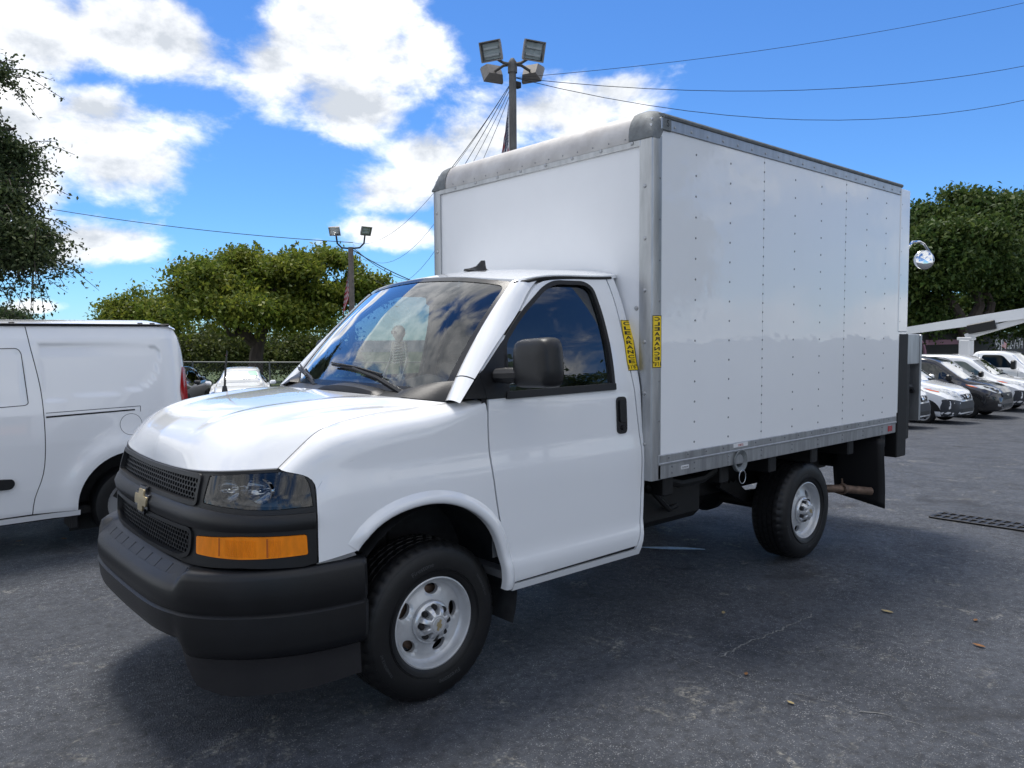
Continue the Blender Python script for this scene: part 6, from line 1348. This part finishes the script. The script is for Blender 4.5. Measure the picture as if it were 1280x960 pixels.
# whip aerial on the far fender and the little flag on it
MB().lathe([(0, .03), (.012, .03), (.018, .0), (.018, -.03)], (-.30, .86, 1.415), 'z', 12).build('antenna_base', 'black_plastic', TRUCK)
MB().tube([(-.30, .86, 1.43), (-.29, .86, 1.56), (-.278, .86, 1.66)], [.007, .006, .004], 6).build('antenna_mast', 'black_plastic', TRUCK)
def small_flag(w, h):
    def f(u, v):
        a = rv * (-.2 * u * w) + fv * (.35 * u * w); k = .018 * math.sin(u * 7 + v); return (a[0] + k * .3, a[1] + k, v * h - .55 * u * h)
    return f
flag('tiny flag with stars and stripes on the aerial by the truck hood', small_flag(.085, .07), (-.28, .86, 1.60), 10, 8)
def stick_flag(label, x, y, z):
    zz = float(gz(x, y)) + z; mb = MB(); mb.tube([(0, 0, -.02), (0, 0, .42)], .012, 5); o = mb.build('flag_stick', 'label_white', None); o.location = (x, y, zz); tag(o, 'white stick holding the ' + label, 'stick')
    def f(u, v):
        a = rv * (.26 * u) + fv * (.08 * u); k = .02 * math.sin(u * 8 + v * 2); return (a[0] + k, a[1] + k, v * .24 - .12 * u)
    flag(label, f, (x, y, zz + .16), 10, 8)
stick_flag('small flag on the roof of the black van', 24.3, ROW + 1.7, 1.86)
stick_flag('small flag above the bucket truck cab', 33.6, ROW + 1.9, 1.94)
# drain grate let into the asphalt
M('grate_iron', (.05, .05, .052), .5, metal=.6, nscale=20, namt=.4)
gx, gy = 6.0, -1.72; gzv = float(gz(gx, gy)); GR = thing('drain_grate', 'long iron drain grate set flush in the asphalt', 'drain', (gx, gy, gzv))
slx = float(gz(gx + .2, gy) - gz(gx - .2, gy)) / .4; sly = float(gz(gx, gy + .5) - gz(gx, gy - .5)); GR.rotation_euler = (math.atan(sly), -math.atan(slx), 0)
mb = MB(); mb.box(-.17, .17, -.75, .75, -.005, .004); mb.build('pit', 'ink', GR)
for x in (-.165, 0, .165): MB().box(x - .014, x + .014, -.74, .74, .005, .018, .003).build('frame_bar', 'grate_iron', GR)
for k in range(20):
    y = -.74 + k * .078
    for a, b_ in ((-.152, -.013), (.013, .152)): MB().box(a, b_, y - .017, y + .017, .005, .016, .003).build('grate_bar', 'grate_iron', GR)
# puddle streak under the truck; its sky reflection is painted pale blue
M('puddle_sky_tint', (.55, .74, .92), .35, nscale=30, namt=.35)
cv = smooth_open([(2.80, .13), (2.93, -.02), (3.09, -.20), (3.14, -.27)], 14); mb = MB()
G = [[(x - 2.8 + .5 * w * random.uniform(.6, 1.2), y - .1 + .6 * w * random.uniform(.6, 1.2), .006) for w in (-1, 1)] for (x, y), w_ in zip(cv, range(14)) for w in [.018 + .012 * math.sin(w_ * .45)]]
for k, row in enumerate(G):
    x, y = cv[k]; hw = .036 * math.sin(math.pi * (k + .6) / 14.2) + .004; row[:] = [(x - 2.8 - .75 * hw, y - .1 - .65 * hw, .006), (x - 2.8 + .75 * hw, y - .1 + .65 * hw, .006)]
mb.grid(G); o = mb.build('puddle_streak', 'puddle_sky_tint', None); o.location = (2.8, .1, 0); tag(o, 'short pale blue paint streak on the asphalt under the truck', 'paint')
# pale crack lines in the asphalt
M('crack_line', (.24, .24, .23), .85, nscale=40, namt=.5)
def crack(pts, w, lab):
    c = smooth_open(pts, 60); g = random.Random(len(pts)); mb = MB(); G = []; ox, oy = c[0]; jx = 0
    for k, (x, y) in enumerate(c):
        jx = jx * .6 + g.uniform(-.012, .012); hw = w * g.uniform(.3, 1.0); z = float(gz(x, y)) + .004; G.append([(x + jx - ox, y + jx - hw - oy, z), (x + jx - ox, y + jx + hw - oy, z)])
    mb.grid(G); o = mb.build('ground_crack', 'crack_line', None); o.location = (ox, oy, 0); tag(o, lab, 'crack', kind='structure')
crack([(1.34, -0.83), (1.28, -1.51), (1.34, -2.06), (1.45, -2.54), (1.51, -2.94), (1.53, -3.26)], 0.01, 'long pale hairline crack running across the asphalt beside the truck')
crack([(1.44, -1.55), (1.82, -1.56), (2.26, -1.57), (2.4, -1.57)], 0.007, 'short pale scuff line branching off the long crack')
# fallen leaves
M('dead_leaf', (.26, .12, .04), .8, nscale=30, namt=.4); M('pale_leaf', (.42, .33, .16), .8, nscale=30, namt=.3)
for i, (x, y, s, a, mt, lb) in enumerate([(2.62, -2.43, 1.5, 1.43, 'dead_leaf', 'curled orange leaf lying near the crack in open asphalt'), (3.03, -2.28, 1.0, 3.27, 'dead_leaf', 'small orange leaf beside the larger curled one'), (3.66, -1.91, 1.0, 2.22, 'ink', 'dark withered leaf on the asphalt toward the drain grate'), (4.02, -1.86, 0.9, 3.62, 'ink', 'tiny dark leaf nearest the drain grate'), (2.01, -1.19, 1.0, 3.75, 'pale_leaf', 'small tan leaf on the asphalt beside the rear wheel'), (1.34, -1.77, 0.8, 0.39, 'dead_leaf', 'small brown leaf lying by the long crack'), (-0.99, 3.86, 1.2, 0.08, 'dead_leaf', 'brown leaf under the sill of the cargo van'), (-0.68, 3.69, 1.6, 5.02, 'dead_leaf', 'long tan leaf by the cargo van wheel'), (2.79, -1.86, 1.6, 1.56, 'pale_leaf', 'flattened pale scrap of paper on the open asphalt'), (1.22, -2.08, 0.9, 1.41, 'pale_leaf', 'tiny pale leaf on the asphalt below the crack')]):
    me = MB(); L_ = .05 * s; pr_ = [(-.5, 0), (-.25, .2), (.1, .24), (.5, 0), (.1, -.2), (-.25, -.18)]
    me.add([(p * L_, q * L_, .004 + .012 * abs(q) + .01 * p * p) for p, q in pr_] + [(0, 0, .003)], [(k, (k + 1) % 6, 6) for k in range(6)]); o = me.build('fallen_leaf', mt, None); o.location = (x, y, float(gz(x, y)) + .003); o.rotation_euler = (0, 0, a)
    tag(o, lb, 'leaf', 'fallen leaves')
# ------------------------------------------------------------------ what stands behind the photographer and shows in the glass and paint
tree('tree', 'broad tall tree across the lot mirrored in the driver window', (13.0, -15.5, 0), [([(13.0, -15.5, -.4), (13.1, -15.5, 3.2), (12.7, -15.3, 6)], [.4, .3, .12])], [(13.0, -15.5, 6.6, 3.4, 3.0, 2.6), (10.2, -15.0, 5.6, 2.6, 2.4, 2.0), (15.6, -16.0, 6.0, 2.8, 2.4, 2.2), (13.0, -15.5, 4.2, 3.6, 2.6, 1.5)], 620, 28, .28, 'leaf_dark', .42, 41)
tree('tree', 'second tall tree across the lot mirrored in the cargo box side', (20.5, -17, 0), [([(20.5, -17, -.6), (20.6, -17, 3.2), (20.2, -16.8, 6)], [.4, .3, .12])], [(20.5, -17, 6.4, 3.4, 3.0, 2.8), (23.5, -17.5, 5.4, 2.8, 2.4, 2.2), (20, -17, 4.0, 3.4, 2.6, 1.5)], 560, 28, .28, 'leaf_dark', .42, 43)
pc = copy_tree(PL); pc.location = (10.6, -11.6, 0); pc['label'] = 'lamp post across the lot mirrored in the driver window'
small_van('parked_van', 'white van across the lot mirrored in the side of the cargo box', 9.0, -12.5, 'white_paint', 'v', -math.pi / 2, group=None)
small_van('parked_van', 'white van across the lot mirrored low in the box panels', 12.2, -12.5, 'white_paint', 'w', -math.pi / 2, group=None)
